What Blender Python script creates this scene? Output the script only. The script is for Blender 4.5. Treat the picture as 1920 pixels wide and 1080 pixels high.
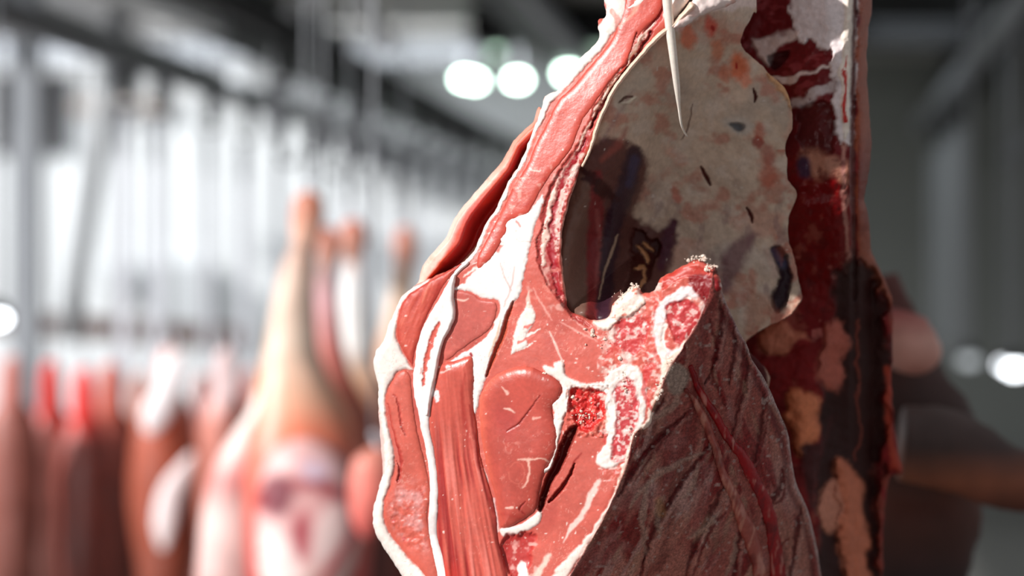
import bpy, bmesh, math, random
import numpy as np
from mathutils import Vector
random.seed(7); np.random.seed(7)
for o in list(bpy.data.objects): bpy.data.objects.remove(o, do_unlink=True)
S = bpy.context.scene; COL = S.collection

# ------------------------------------------------------------------ camera
K = 36.0/85.0/1920.0            # metres per photo pixel per metre of distance
CZ = 1.5
cam_d = bpy.data.cameras.new('camera'); cam = bpy.data.objects.new('camera', cam_d); COL.objects.link(cam)
cam.location = (0, 0, CZ); cam.rotation_euler = (math.pi/2, 0, 0)
cam_d.lens = 85; cam_d.sensor_width = 36; cam_d.clip_start = .05; cam_d.clip_end = 200
cam_d.dof.use_dof = True; cam_d.dof.focus_distance = 2.10; cam_d.dof.aperture_fstop = 2.6
cam_d.dof.aperture_blades = 0
S.camera = cam
# ------------------------------------------------------------------ world, sun, exposure
w = bpy.data.worlds.new('world'); S.world = w; w.use_nodes = True
bg = w.node_tree.nodes['Background']; bg.inputs[0].default_value = (.90, .90, .93, 1); bg.inputs[1].default_value = .34
SUN_FROM = Vector((-.74, -.44, .42)).normalized()
sd = bpy.data.lights.new('sun', 'SUN'); sd.energy = 4.4; sd.angle = math.radians(1.0); sd.color = (1, .97, .94)
so = bpy.data.objects.new('sun', sd); COL.objects.link(so); so.rotation_euler = SUN_FROM.to_track_quat('Z', 'Y').to_euler()
def area(name, loc, size, power, rot=(0,0,0), col=(1,1,1)):
    l = bpy.data.lights.new(name, 'AREA'); l.shape = 'RECTANGLE'; l.size, l.size_y = size; l.energy = power; l.color = col
    o = bpy.data.objects.new(name, l); COL.objects.link(o); o.location = loc; o.rotation_euler = rot; return o
area('fill_left', (-3.4, 8.5, 2.8), (2.0, 6.0), 150, col=(.93, .97, 1))  # unseen area light added to brighten the left side of the hall
area('fill_front', (-2.6, 3.0, 1.0), (1.5, 1.5), 40, rot=(math.radians(102), 0, math.radians(-4)), col=(.96, .98, 1))  # fill added low outside the frame, tilted up at legs and beams
area('fill_right', (3.0, 13.0, 3.0), (2.0, 2.0), 35, col=(.88, .95, 1))  # extra light added to lift the dim right background
area('fill_back_wall', (-2.2, 14.6, 2.95), (5.0, .5), 95, rot=(math.radians(62), 0, 0), col=(.95, .98, 1))  # no fixture here; added only to brighten the white back wall
S.view_settings.view_transform = 'Standard'; S.view_settings.look = 'None'
S.view_settings.exposure = 0.0; S.view_settings.gamma = 1.0; S.view_settings.use_curve_mapping = False

# ------------------------------------------------------------------ helpers
def lin(c):
    c = np.asarray(c, float)/255.0
    return np.where(c <= .04045, c/12.92, ((c+.055)/1.055)**2.4)
def P(px, py, Y): return ((px-960)*K*Y, Y, CZ-(py-540)*K*Y)
def sm(a, b, x):
    t = np.clip((np.asarray(x, float)-a)/(b-a+1e-9), 0, 1); return t*t*(3-2*t)
def _h(ix, iy, s):
    n = (ix.astype(np.int64)*374761393 + iy.astype(np.int64)*668265263 + s*2147483647+s*144665) & 0xffffffff
    n = ((n ^ (n >> 13))*1274126177) & 0xffffffff
    n = ((n ^ (n >> 16))*2246822519) & 0xffffffff
    return ((n ^ (n >> 15)) & 0xffffff)/float(0xffffff)
def vn(x, y, s=0):
    ix = np.floor(x); iy = np.floor(y); fx = x-ix; fy = y-iy
    fx = fx*fx*(3-2*fx); fy = fy*fy*(3-2*fy)
    a = _h(ix, iy, s); b = _h(ix+1, iy, s); c = _h(ix, iy+1, s); d = _h(ix+1, iy+1, s)
    return (a*(1-fx)+b*fx)*(1-fy)+(c*(1-fx)+d*fx)*fy
def fbm(x, y, sc, s=0, o=4):                   # -1..1
    x = np.asarray(x, float)/sc; y = np.asarray(y, float)/sc; r = 0; a = 1; t = 0
    for i in range(o):
        r = r + a*(vn(x*2**i+17.3*i, y*2**i-9.1*i, s+i*7)*2-1); t += a; a *= .55
    return r/t
def smooth_poly(p, n=4, closed=True):
    p = np.asarray(p, float); N = len(p); out = []
    rng = range(N) if closed else range(N-1)
    for i in rng:
        if closed: a, b, c, d = p[i-1], p[i], p[(i+1) % N], p[(i+2) % N]
        else: a, b, c, d = p[max(i-1, 0)], p[i], p[i+1], p[min(i+2, N-1)]
        for k in range(n):
            t = k/n
            out.append(.5*((2*b)+(c-a)*t+(2*a-5*b+4*c-d)*t*t+(-a+3*b-3*c+d)*t**3))
    if not closed: out.append(p[-1])
    return np.array(out)
def ragged(p, amp, sc, s):
    p = np.asarray(p, float)
    return p + np.stack([fbm(p[:, 0], p[:, 1], sc, s), fbm(p[:, 0], p[:, 1], sc, s+31)], 1)*amp
def inside(X, Y, p):
    r = np.zeros(len(X), bool); n = len(p)
    for i in range(n):
        x1, y1 = p[i]; x2, y2 = p[(i+1) % n]
        if y1 == y2: continue
        c = ((y1 > Y) != (y2 > Y)) & (X < (x2-x1)*(Y-y1)/(y2-y1)+x1); r ^= c
    return r
def dist_line(X, Y, p, closed=False, wid=None, near=False):
    n = len(p); best = np.full(len(X), 1e9); bw = np.zeros(len(X)); qx = X.copy(); qy = Y.copy()
    bt = np.zeros(len(X))
    for i in range(n if closed else n-1):
        x1, y1 = p[i]; x2, y2 = p[(i+1) % n]; dx, dy = x2-x1, y2-y1; L = dx*dx+dy*dy+1e-12
        t = np.clip(((X-x1)*dx+(Y-y1)*dy)/L, 0, 1); ax = x1+t*dx; ay = y1+t*dy
        d = np.hypot(X-ax, Y-ay); m = d < best; best[m] = d[m]
        if near: qx[m] = ax[m]; qy[m] = ay[m]
        if wid is not None: ww = wid[i]+(wid[(i+1) % n]-wid[i])*t; bw[m] = ww[m]
    if near: return best, qx, qy
    return (best, bw) if wid is not None else best
def sdf(X, Y, p):
    d = dist_line(X, Y, p, True); return np.where(inside(X, Y, p), d, -d)

class Paint:
    """albedo and relief of a surface, in photo-pixel coordinates of its outline"""
    def __init__(s, X, Y, base):
        s.X, s.Y = X, Y; s.c = np.tile(lin(base), (len(X), 1)); s.h = np.zeros(len(X)); s.r = np.full(len(X), .42)
    def _sub(s, pts, pad):
        p = np.asarray(pts, float)
        return np.where((s.X > p[:, 0].min()-pad) & (s.X < p[:, 0].max()+pad) & (s.Y > p[:, 1].min()-pad) & (s.Y < p[:, 1].max()+pad))[0]
    def _wc(s, i, warp, sc, seed):
        x, y = s.X[i], s.Y[i]
        if warp: return x+fbm(x, y, sc, seed, 3)*warp, y+fbm(x, y, sc, seed+50, 3)*warp
        return x, y
    def poly(s, pts, rgb, soft=1.5, warp=3, wsc=14, a=1, dh=0, edge=6, seed=3, smooth=True, rough=None, brk=0):
        p = smooth_poly(pts, 3) if smooth else np.asarray(pts, float)
        i = s._sub(p, warp+soft+2)
        if len(i) == 0: return
        x, y = s._wc(i, warp, wsc, seed); f = sdf(x, y, p); m = sm(-soft, soft, f)*a
        if brk: m = m*sm(-.1, .25, fbm(s.X[i], s.Y[i], 9, seed+9)+1-brk)
        if rgb is not None: s.c[i] = s.c[i]*(1-m[:, None])+lin(rgb)*m[:, None]
        if rough is not None: s.r[i] = s.r[i]*(1-m)+rough*m
        if dh: s.h[i] += dh*np.sqrt(np.clip(1-(1-np.clip(f/edge, 0, 1))**2, 0, 1))
    def line(s, pts, wd, rgb, soft=1.5, warp=2, wsc=12, a=1, dh=0, seed=5, rough=None, brk=0):
        pts = smooth_poly(pts, 4, False); wd = np.interp(np.linspace(0, 1, len(pts)), np.linspace(0, 1, np.size(wd)), np.atleast_1d(wd)) if np.size(wd) > 1 else np.full(len(pts), float(wd))
        i = s._sub(pts, wd.max()+soft+warp+2)
        if len(i) == 0: return
        x, y = s._wc(i, warp, wsc, seed); d, ww = dist_line(x, y, pts, False, wd)
        f = ww-d; m = sm(-soft, soft, f)*a
        if brk: m = m*sm(-.1, .2, fbm(s.X[i], s.Y[i], 8, seed+9)+1-brk)
        if rgb is not None: s.c[i] = s.c[i]*(1-m[:, None])+lin(rgb)*m[:, None]
        if rough is not None: s.r[i] = s.r[i]*(1-m)+rough*m
        if dh: s.h[i] += dh*np.sqrt(np.clip(1-(np.clip(d/(ww+.01), 0, 1))**2, 0, 1))
    def mix(s, m, rgb): s.c = s.c*(1-m[:, None])+lin(rgb)*m[:, None]
    def mottle(s, sc, amt, seed=11, ax=1, ay=1):
        s.c *= (1+amt*fbm(s.X*ax, s.Y*ay, sc, seed))[:, None]
    def flecks(s, rgb, thr=.55, sc=7, seed=21, a=.8, ax=1, ay=1, where=None):
        m = sm(thr, thr+.12, fbm(s.X*ax, s.Y*ay, sc, seed, 2))*a
        if where is not None: m = m*where
        s.mix(m, rgb)

def new_obj(name, me, mat, parent=None, tagd=None):
    o = bpy.data.objects.new(name, me); COL.objects.link(o)
    if mat: me.materials.append(mat)
    if parent: o.parent = parent
    for k, v in (tagd or {}).items(): o[k] = v
    return o
def empty(name, loc, label, cat, group=None):
    o = bpy.data.objects.new(name, None); COL.objects.link(o); o.location = loc; o.empty_display_size = .05
    o['label'] = label; o['category'] = cat
    if group: o['group'] = group
    return o
def keep(o):      # parent already set: keep world coordinates of the vertices
    if o.parent: o.matrix_parent_inverse = o.parent.matrix_basis.inverted()
def basis(o): o.matrix_basis = o.matrix_basis
def slab(name, poly, front, back, mat, parent, step=2.0, paint=None, smoothn=4, rag=(0, 10, 1), label=None, mirror=None, solid=True):
    """closed solid: front relief + back surface + rim, from an outline with real depth"""
    p = smooth_poly(poly, smoothn) if smoothn else np.asarray(poly, float)
    if rag[0]: p = ragged(smooth_poly(p, 2), *rag)
    x0, y0 = p.min(0)-step; x1, y1 = p.max(0)+step
    nx = int((x1-x0)/step)+2; ny = int((y1-y0)/step)+2
    gx, gy = np.meshgrid(x0+np.arange(nx)*step, y0+np.arange(ny)*step)
    cx = (gx[:-1, :-1]+step/2).ravel(); cy = (gy[:-1, :-1]+step/2).ravel()
    ins = inside(cx, cy, p).reshape(ny-1, nx-1)
    idx = np.arange(nx*ny).reshape(ny, nx)
    q = np.stack([idx[:-1, :-1][ins], idx[:-1, 1:][ins], idx[1:, 1:][ins], idx[1:, :-1][ins]], 1)
    used, inv = np.unique(q, return_inverse=True); q = inv.reshape(q.shape)
    X = gx.ravel()[used]; Y = gy.ravel()[used]; n = len(X)
    e = np.concatenate([q[:, [0, 1]], q[:, [1, 2]], q[:, [2, 3]], q[:, [3, 0]]])
    key = np.minimum(e[:, 0], e[:, 1]).astype(np.int64)*n+np.maximum(e[:, 0], e[:, 1])
    u, first, cnt = np.unique(key, return_index=True, return_counts=True); be = e[first[cnt == 1]]
    bv = np.unique(be)
    _, qx, qy = dist_line(X[bv], Y[bv], p, True, near=True); X[bv] = qx; Y[bv] = qy
    edge = dist_line(X, Y, p, True); edge[bv] = 0
    pt = Paint(X, Y, (200, 100, 90))
    if paint: paint(pt, edge)
    F = front(X, Y, edge)-pt.h; B = np.maximum(back(X, Y, edge), F+.0008)
    vf = np.stack([(X-960)*K*F, F, CZ-(Y-540)*K*F], 1)
    vb = np.stack([(X-960)*K*B, B, CZ-(Y-540)*K*B], 1)
    V = np.concatenate([vf, vb]); 
    fq = q[:, ::-1]*1; fb = q+n
    side = np.stack([be[:, 0], be[:, 1], be[:, 1]+n, be[:, 0]+n], 1)
    A = np.concatenate([fq, fb, side])
    me = bpy.data.meshes.new(name)
    me.vertices.add(len(V)); me.vertices.foreach_set('co', V.ravel())
    me.loops.add(A.size); me.loops.foreach_set('vertex_index', A.ravel().astype(np.int32))
    me.polygons.add(len(A)); me.polygons.foreach_set('loop_start', np.arange(0, A.size, 4, dtype=np.int32))
    me.polygons.foreach_set('loop_total', np.full(len(A), 4, np.int32))
    me.update(calc_edges=True); me.validate()
    me.polygons.foreach_set('use_smooth', np.ones(len(me.polygons), bool))
    ca = me.color_attributes.new('tint', 'FLOAT_COLOR', 'POINT')
    c = np.clip(np.concatenate([pt.c, pt.c]), 0, 1); r = np.concatenate([pt.r, pt.r])
    ca.data.foreach_set('color', np.concatenate([c, r[:, None]], 1).ravel())
    o = new_obj(name, me, mat, parent)
    if label: o['label'] = label
    return o

# ------------------------------------------------------------------ materials
def mat(name, rgb=(128, 128, 128), rough=.5, metal=0, noise=0, nsc=20, bump=0, bsc=60, emit=0, spec=.5):
    m = bpy.data.materials.new(name); m.use_nodes = True; nt = m.node_tree; b = nt.nodes['Principled BSDF']
    c = tuple(lin(rgb))+(1,); b.inputs['Base Color'].default_value = c; b.inputs['Roughness'].default_value = rough
    b.inputs['Metallic'].default_value = metal; b.inputs['Specular IOR Level'].default_value = spec
    tc = nt.nodes.new('ShaderNodeTexCoord')
    nz = nt.nodes.new('ShaderNodeTexNoise'); nz.inputs['Scale'].default_value = nsc; nz.inputs['Detail'].default_value = 5
    nt.links.new(tc.outputs['Object'], nz.inputs['Vector'])
    mr = nt.nodes.new('ShaderNodeMapRange'); mr.inputs[3].default_value = 1-noise; mr.inputs[4].default_value = 1+noise
    nt.links.new(nz.outputs['Fac'], mr.inputs[0])
    hs = nt.nodes.new('ShaderNodeHueSaturation'); hs.inputs['Color'].default_value = c
    nt.links.new(mr.outputs[0], hs.inputs['Value']); nt.links.new(hs.outputs[0], b.inputs['Base Color'])
    if bump:
        n2 = nt.nodes.new('ShaderNodeTexNoise'); n2.inputs['Scale'].default_value = bsc; n2.inputs['Detail'].default_value = 4
        nt.links.new(tc.outputs['Object'], n2.inputs['Vector'])
        bp = nt.nodes.new('ShaderNodeBump'); bp.inputs['Strength'].default_value = bump; bp.inputs['Distance'].default_value = .01
        nt.links.new(n2.outputs['Fac'], bp.inputs['Height']); nt.links.new(bp.outputs[0], b.inputs['Normal'])
    if emit:
        b.inputs['Emission Color'].default_value = c; b.inputs['Emission Strength'].default_value = emit
    return m
def flesh(name, sub=.12, bump=.25, bsc=700, val=.12, stipple=0, spec=.5):
    """meat: muscle/fat pattern from the 'tint' attribute, fine grain and wet gloss from noise"""
    m = bpy.data.materials.new(name); m.use_nodes = True; nt = m.node_tree; b = nt.nodes['Principled BSDF']
    at = nt.nodes.new('ShaderNodeVertexColor'); at.layer_name = 'tint'
    tc = nt.nodes.new('ShaderNodeTexCoord')
    nz = nt.nodes.new('ShaderNodeTexNoise'); nz.inputs['Scale'].default_value = bsc*.6; nz.inputs['Detail'].default_value = 4
    nt.links.new(tc.outputs['Object'], nz.inputs['Vector'])
    mr = nt.nodes.new('ShaderNodeMapRange'); mr.inputs[1].default_value = .3; mr.inputs[2].default_value = .7
    mr.inputs[3].default_value = 1-val; mr.inputs[4].default_value = 1+val
    nt.links.new(nz.outputs['Fac'], mr.inputs[0])
    hs = nt.nodes.new('ShaderNodeHueSaturation'); nt.links.new(at.outputs['Color'], hs.inputs['Color'])
    nt.links.new(mr.outputs[0], hs.inputs['Value']); last = hs.outputs[0]
    if stipple:
        vz = nt.nodes.new('ShaderNodeTexNoise'); vz.inputs['Scale'].default_value = 420; vz.inputs['Detail'].default_value = 6; vz.inputs['Roughness'].default_value = .8
        nt.links.new(tc.outputs['Object'], vz.inputs['Vector'])
        cr = nt.nodes.new('ShaderNodeValToRGB'); cr.color_ramp.elements[0].position = .42; cr.color_ramp.elements[1].position = .60
        nt.links.new(vz.outputs['Fac'], cr.inputs['Fac'])
        mx = nt.nodes.new('ShaderNodeMixRGB'); mx.blend_type = 'MULTIPLY'; mx.inputs['Fac'].default_value = stipple
        nt.links.new(last, mx.inputs[1]); nt.links.new(cr.outputs[0], mx.inputs[2]); last = mx.outputs[0]
    nt.links.new(last, b.inputs['Base Color'])
    nt.links.new(at.outputs['Alpha'], b.inputs['Roughness'])
    n2 = nt.nodes.new('ShaderNodeTexNoise'); n2.inputs['Scale'].default_value = bsc; n2.inputs['Detail'].default_value = 5
    nt.links.new(tc.outputs['Object'], n2.inputs['Vector'])
    bp = nt.nodes.new('ShaderNodeBump'); bp.inputs['Strength'].default_value = bump; bp.inputs['Distance'].default_value = .0012
    nt.links.new(n2.outputs['Fac'], bp.inputs['Height']); nt.links.new(bp.outputs[0], b.inputs['Normal'])
    b.inputs['Specular IOR Level'].default_value = spec
    b.inputs['Subsurface Weight'].default_value = sub; b.inputs['Subsurface Radius'].default_value = (1, .35, .25); b.inputs['Subsurface Scale'].default_value = .006
    return m
M_flesh = flesh('raw_beef', sub=.12, bump=.10, bsc=500, val=.07, spec=.4)
M_dark = flesh('beef_membrane', sub=0, bump=.3, bsc=350, val=.10, spec=.28)
M_pleura = flesh('dried_pleura', sub=0, bump=.6, bsc=420, val=.18, stipple=.5, spec=.22)
M_steel = mat('brushed_steel', (150, 152, 156), .35, .9, .08, 30)
M_galv = mat('galvanised_steel', (150, 153, 158), .5, .3, .1, 12)
M_darksteel = mat('dark_painted_steel', (34, 35, 37), .6, .1, .15, 10)
M_white = mat('white_steel', (205, 207, 210), .45, .1, .05, 8)
M_wall = mat('white_wall_panel', (214, 218, 221), .6, 0, .03, 2)
M_dimwall = mat('dim_wall_panel', (128, 131, 127), .7, 0, .08, 2)  # right wall's shade put into a darker grey than the white panel
M_ceil = mat('ceiling_panel', (170, 168, 165), .7, 0, .06, 2)
M_floor = mat('wet_concrete', (120, 118, 114), .35, 0, .15, 6, .2, 30)
M_door = mat('dark_doorway', (38, 38, 42), .6, 0, .1, 4)
M_chrome = mat('chrome', (225, 228, 232), .12, 1, 0)

# ------------------------------------------------------------------ setting
def box(bm, x0, x1, y0, y1, z0, z1):
    v = [bm.verts.new(c) for c in ((x0,y0,z0),(x1,y0,z0),(x1,y1,z0),(x0,y1,z0),(x0,y0,z1),(x1,y0,z1),(x1,y1,z1),(x0,y1,z1))]
    for f in ((0,3,2,1),(4,5,6,7),(0,1,5,4),(1,2,6,5),(2,3,7,6),(3,0,4,7)): bm.faces.new([v[i] for i in f])
def bm_obj(name, bm, m, parent=None, smooth=False, **kw):
    me = bpy.data.meshes.new(name); bmesh.ops.recalc_face_normals(bm, faces=bm.faces[:]); bm.to_mesh(me); bm.free()
    if smooth: me.polygons.foreach_set('use_smooth', [True]*len(me.polygons))
    return new_obj(name, me, m, parent, kw)
VX = .1147
YAW = -math.atan(VX)
def sheared_box(name, xr, yr, zr, m, **kw):       # xr = rail-frame x at Y=0
    bm = bmesh.new(); box(bm, xr[0], xr[1], yr[0], yr[1], zr[0], zr[1])
    for v in bm.verts: v.co.x += VX*v.co.y
    return bm_obj(name, bm, m, **kw)
YE = 17.0
sheared_box('floor', (-14, 10), (-2, YE+.2), (-.1, 0), M_floor, kind='structure')
sheared_box('ceiling', (-3.9, 4.0), (5.0, YE+.2), (3.1, 3.2), M_ceil, kind='structure')
sheared_box('wall_back', (-13, -.6), (YE, YE+.2), (0, 3.1), M_wall, kind='structure')
sheared_box('wall_right', (-.6, 9), (YE-.3, YE+.2), (0, 3.1), M_dimwall, kind='structure')
sheared_box('door_1', (-5.6, -5.06), (YE-.06, YE), (2.44, 3.0), M_door, kind='structure')

# ================================================================== the beef forequarter
beef = empty('beef_forequarter', (0.06, 2.2, 1.5),
    'large raw beef carcass section in front, red cut face, white fat seams, open chest cavity', 'meat')
PX = .000463
MUS = (212, 92, 78); MUS2 = (200, 80, 68); FAT = (246, 232, 224); FATP = (240, 205, 190); DRK = (120, 22, 20)
CRX = np.array([[-300, 1330], [400, 1360], [538, 1353], [608, 1314], [687, 1264], [757, 1233], [816, 1194], [878, 1179], [932, 1156], [983, 1132], [1029, 1105], [1080, 1078], [1200, 1010], [1300, 950]], float)
def crest(Y): return np.interp(Y, CRX[:, 0], CRX[:, 1])
def D0(X, Y):
    return 2.155-.44*(X-700)*PX + .03*sm(500, -100, Y) - .00*Y + .004*fbm(X, Y, 170, 2, 2)
def face_front(X, Y, e):
    r = 16.0; t = np.clip(e/r, 0, 1); roll = (1-np.sqrt(np.clip(1-(1-t)**2, 0, 1)))*.007
    return D0(X, Y)+roll-.00022*fbm(X, Y, 13, 5, 3)
def const_back(d, fn=None):
    return lambda X, Y, e: (fn or D0)(X, Y)+d*np.sqrt(np.clip(np.minimum(e/60, 1)*(2-np.minimum(e/60, 1)), 0, 1))+.003

SEAM = [(846, 505), (838, 545), (836, 585), (820, 620), (806, 660), (800, 700), (796, 753), (797, 796), (808, 855), (815, 913), (811, 960), (812, 1000), (818, 1040), (828, 1090), (835, 1160)]
face = [(1200,-85),(1150,-60),(1134,0),(1137,30),(1121,41),(1123,70),(1106,93),(1080,115),(1065,141),(1047,167),(1021,181),(1015,204),(1002,237),(976,304),(954,340),(932,387),(913,415),(897,450),(888,472),(869,491),(840,507),(806,522),(784,532),(755,554),(743,579),(730,607),(718,642),(705,658),(701,683),(709,726),(709,761),(711,796),(715,843),(717,886),(709,921),(699,967),(705,1002),(723,1033),(742,1061),(756,1084),(800,1150),(860,1230),(930,1260),(990,1220),(1040,1140),(1078,1080),(1105,1029),(1132,983),(1156,932),(1179,878),(1187,854),(1194,816),(1218,796),(1233,757),(1249,726),(1264,687),(1285,664),(1292,642),(1314,608),(1336,560),(1353,538),(1342,507),(1325,494),(1308,486),(1289,494),(1260,510),(1238,523),(1226,545),(1204,548),(1199,540),(1189,536),(1166,554),(1147,573),(1141,595),(1112,600),(1097,595),(1068,582),(1062,560),(1056,513),(1053,472),(1054,434),(1065,387),(1081,340),(1087,315),(1106,278),(1121,230),(1150,167),(1191,115),(1235,67),(1275,25),(1300,-20),(1290,-60),(1250,-90)]
EYE = [(898,757),(903,735),(918,714),(944,695),(983,686),(1018,697),(1040,708),(1053,724),(1048,748),(1036,765),(1039,792),(1044,816),(1040,850),(1024,878),(1013,915),(1003,956),(968,983),(945,990),(936,980),(929,932),(913,878),(902,816)]
CHOP = [(850,545),(881,547),(904,561),(930,566),(931,588),(922,614),(907,628),(884,643),(858,662),(834,676),(829,640),(845,612),(856,579)]
LOWL = [(758,693),(742,703),(728,730),(723,761),(730,808),(736,835),(741,870),(733,909),(721,940),(721,971),(733,1002),(756,1033),(787,1068),(818,1110),(824,1070),(808,1010),(802,967),(807,928),(800,878),(786,823),(778,784),(773,738),(769,705)]
UPL = [(866,494),(840,508),(806,527),(778,545),(759,561),(749,585),(744,614),(746,639),(757,661),(768,682),(774,688),(778,668),(784,645),(794,612),(816,567),(838,527)]
FAN = [(828,683),(852,676),(884,668),(888,700),(887,738),(893,790),(897,830),(902,862),(917,909),(929,956),(935,1010),(952,1080),(955,1160),(880,1180),(835,1150),(826,1080),(816,1010),(818,932),(813,855),(804,800),(808,753),(818,710)]
STRIP = [(1010,365),(1035,326),(1072,278),(1091,230),(1117,193),(1150,148),(1173,126),(1198,67),(1238,20),(1240,-40),(1215,-60),(1185,-40),(1165,25),(1145,75),(1110,118),(1075,160),(1045,190),(1024,232),(1002,275),(985,315),(962,350),(940,395),(922,430),(905,462),(893,490),(900,505),(925,480),(948,440),(958,415),(990,400)]
def paint_face(p, e):
    X, Y = p.X, p.Y
    p.c[:] = lin((210, 98, 84))
    p.mottle(60, .14, 3); p.mottle(14, .10, 4); p.mix(sm(.15, .6, fbm(p.X, p.Y, 80, 6, 3))*.5, (186, 74, 66))
    # muscle grain, running down the piece
    g = fbm(X+.25*(Y-600)*0, Y, 9, 7, 3)
    cav_d = dist_line(X, Y, np.array([(1235,67),(1191,115),(1150,167),(1121,230),(1106,278),(1087,315),(1081,340),(1065,387),(1054,434),(1053,472),(1056,513),(1062,560),(1068,582),(1110,600)], float))
    # upper strip: second, darker rib-side band
    band = [(1240,-40),(1215,45),(1190,85),(1165,128),(1140,160),(1117,198),(1095,240),(1076,280),(1045,322),(1022,370),(1012,430),(1004,470),(1020,520),(1045,560),(1075,600),(1110,612),(1075,585),(1056,540),(1050,480),(1052,420),(1066,370),(1085,318),(1118,225),(1155,150),(1200,95),(1290,-40)]
    p.poly(band, (178, 62, 58), soft=5, warp=6, dh=-.003, edge=18)
    p.line([(1232,35),(1200,78),(1172,125),(1140,170),(1105,232),(1082,285),(1055,335),(1033,385),(1022,440),(1018,500)], [1, 3, 2, 4, 2, 3, 7, 5, 6, 2], FATP, soft=2, warp=5, brk=.55, dh=.0008)
    p.line([(1222,60),(1196,100),(1163,150),(1128,198),(1108,240)], [3, 3, 5, 4, 2], (120, 28, 30), soft=3, warp=3, dh=-.004)
    p.line([(1100,262),(1078,300),(1056,345),(1042,400),(1036,450),(1040,510),(1052,560)], [3, 7, 9, 9, 8, 7, 3], (170, 30, 42), soft=4, warp=6, brk=.35, dh=-.0015)
    p.line([(1092,290),(1070,330),(1055,372),(1046,420),(1043,470)], [3, 7, 5, 7, 3], (225, 180, 170), soft=2, warp=6, brk=.75)
    p.line([(1081,340),(1066,387),(1055,434),(1054,472),(1057,513),(1063,560)], 3.0, (226, 160, 145), soft=1.5, warp=2, brk=.35)
    m = sm(.25, .6, fbm(X, Y, 16, 61, 3))*sm(60, 20, np.abs(cav_d-35))*(Y > 300)*(Y < 590)*(X < 1075); p.mix(m*.6, (232, 180, 168))
    m = sm(.3, .55, fbm(X, Y, 13, 63, 3))*((X > 960) & (X < 1060) & (Y > 480) & (Y < 640)); p.mix(m*.45, (238, 150, 135))
    # upper strip top, fatty
    p.poly([(1262,-250),(1262,-40),(1245,20),(1262,48),(1300,20),(1360,-60),(1360,-260)], FAT, soft=3, warp=6)
    p.line([(1180,-100),(1215,-30),(1225,10),(1205,40)], [16, 12, 9, 3], (190, 48, 44), warp=5, dh=-.002)
    p.line([(1250,-60),(1243,-5),(1217,28),(1186,70)], [6, 5, 4, 2], (160, 30, 32), warp=3, dh=-.003)
    p.line([(1215,-60),(1205,-8),(1180,14)], [9, 8, 3], FAT, warp=4, dh=.002)
    # long left fat rim
    rim = [(1120,-250),(1130,-60),(1155,12),(1130,62),(1108,98),(1078,125),(1055,158),(1028,186),(1012,224),(993,262),(978,304),(955,343),(933,389),(914,417),(898,452),(888,474),(868,493),(850,505)]
    p.line(rim, [16, 16, 19, 14, 11, 12, 9, 8, 5, 5, 4.5, 4, 5, 4.5, 5, 6, 7, 5], FAT, soft=1.5, warp=4, dh=.002)
    p.line([(1148,20),(1158,46),(1128,96),(1092,134)], [5, 4, 3, 2], (225, 120, 105), a=.7, warp=4, brk=.5)
    # outer fat cover of the lower half
    p.poly([(806,524),(784,533),(755,552),(740,579),(727,607),(716,642),(703,658),(698,683),(706,726),(706,761),(708,796),(712,843),(714,886),(706,921),(696,967),(702,1002),(720,1033),(740,1061),(754,1084),(800,1150),(860,1235),(900,1200),(850,1120),(787,1069),(754,1033),(731,1002),(719,971),(719,940),(731,909),(740,870),(735,835),(729,808),(721,761),(726,730),(742,701),(758,690),(775,692),(764,678),(755,661),(744,639),(742,614),(747,587),(757,562),(778,545)], FAT, soft=1.5, warp=3, dh=.0025, edge=14)
    p.line([(709,760),(713,800),(716,850),(718,886)], [2, 4, 5, 2], (226, 160, 150), a=.6, soft=3, warp=4)
    p.line([(905,1240),(850,1160),(790,1100)], 14, FAT)
    # big central fat patch
    p.poly([(1020,365),(1008,380),(992,397),(980,402),(963,409),(944,419),(948,432),(941,441),(933,449),(944,456),(938,470),(929,475),(914,490),(900,500),(890,510),(881,519),(868,532),(850,541),(866,544),(881,546),(895,553),(907,558),(922,560),(935,566),(936,585),(925,612),(910,634),(885,652),(860,668),(839,679),(868,674),(884,672),(886,700),(889,720),(886,745),(888,777),(894,770),(900,740),(910,708),(918,680),(925,655),(941,623),(952,590),(963,567),(975,550),(979,530),(984,504),(990,480),(996,455),(1001,428),(1012,400)], (248, 240, 236), soft=1.5, warp=3.5, wsc=9, dh=.0014, edge=10, rough=.5)
    for a, b in (((941,441),(915,437)), ((944,456),(906,462)), ((929,475),(897,470)), ((900,500),(868,520)), ((914,490),(886,496)), ((963,409),(957,380)), ((990,397),(975,372)), ((985,395),(1005,330))):
        p.line([a, ((a[0]+b[0])/2+2, (a[1]+b[1])/2-3), b], [3.5, 2, .6], FAT, warp=3, wsc=7)
    p.line([(938,492),(946,520),(960,545)], [.5, 1.2, .8], (205, 170, 165), soft=1.5); p.line([(965,500),(958,540),(944,575)], [1, 1.5, 1], (214, 178, 172), soft=2)
    p.line([(968,414),(974,424)], 2, (222, 130, 120), warp=3)
    p.line([(882,662),(883,667)], 2.2, (170, 20, 30))
    # long gap line to the right of the tail
    p.line([(962,566),(952,592),(945,620),(934,650),(922,676),(912,705)], [2, 4, 6, 5, 4, 2], (190, 85, 60), soft=3, dh=-.0035)
    p.line([(938,600),(928,640),(915,668)], [1.5, 2.5, 1], (238, 190, 160), soft=1.5, a=.8)
    # second white tendril
    p.poly([(991,566),(998,578),(1004,590),(1000,605),(994,616),(984,632),(990,646),(982,652),(964,662),(958,664),(962,640),(967,615),(974,595),(984,580)], FAT, soft=1.5, warp=3, wsc=7, dh=.001)
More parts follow.
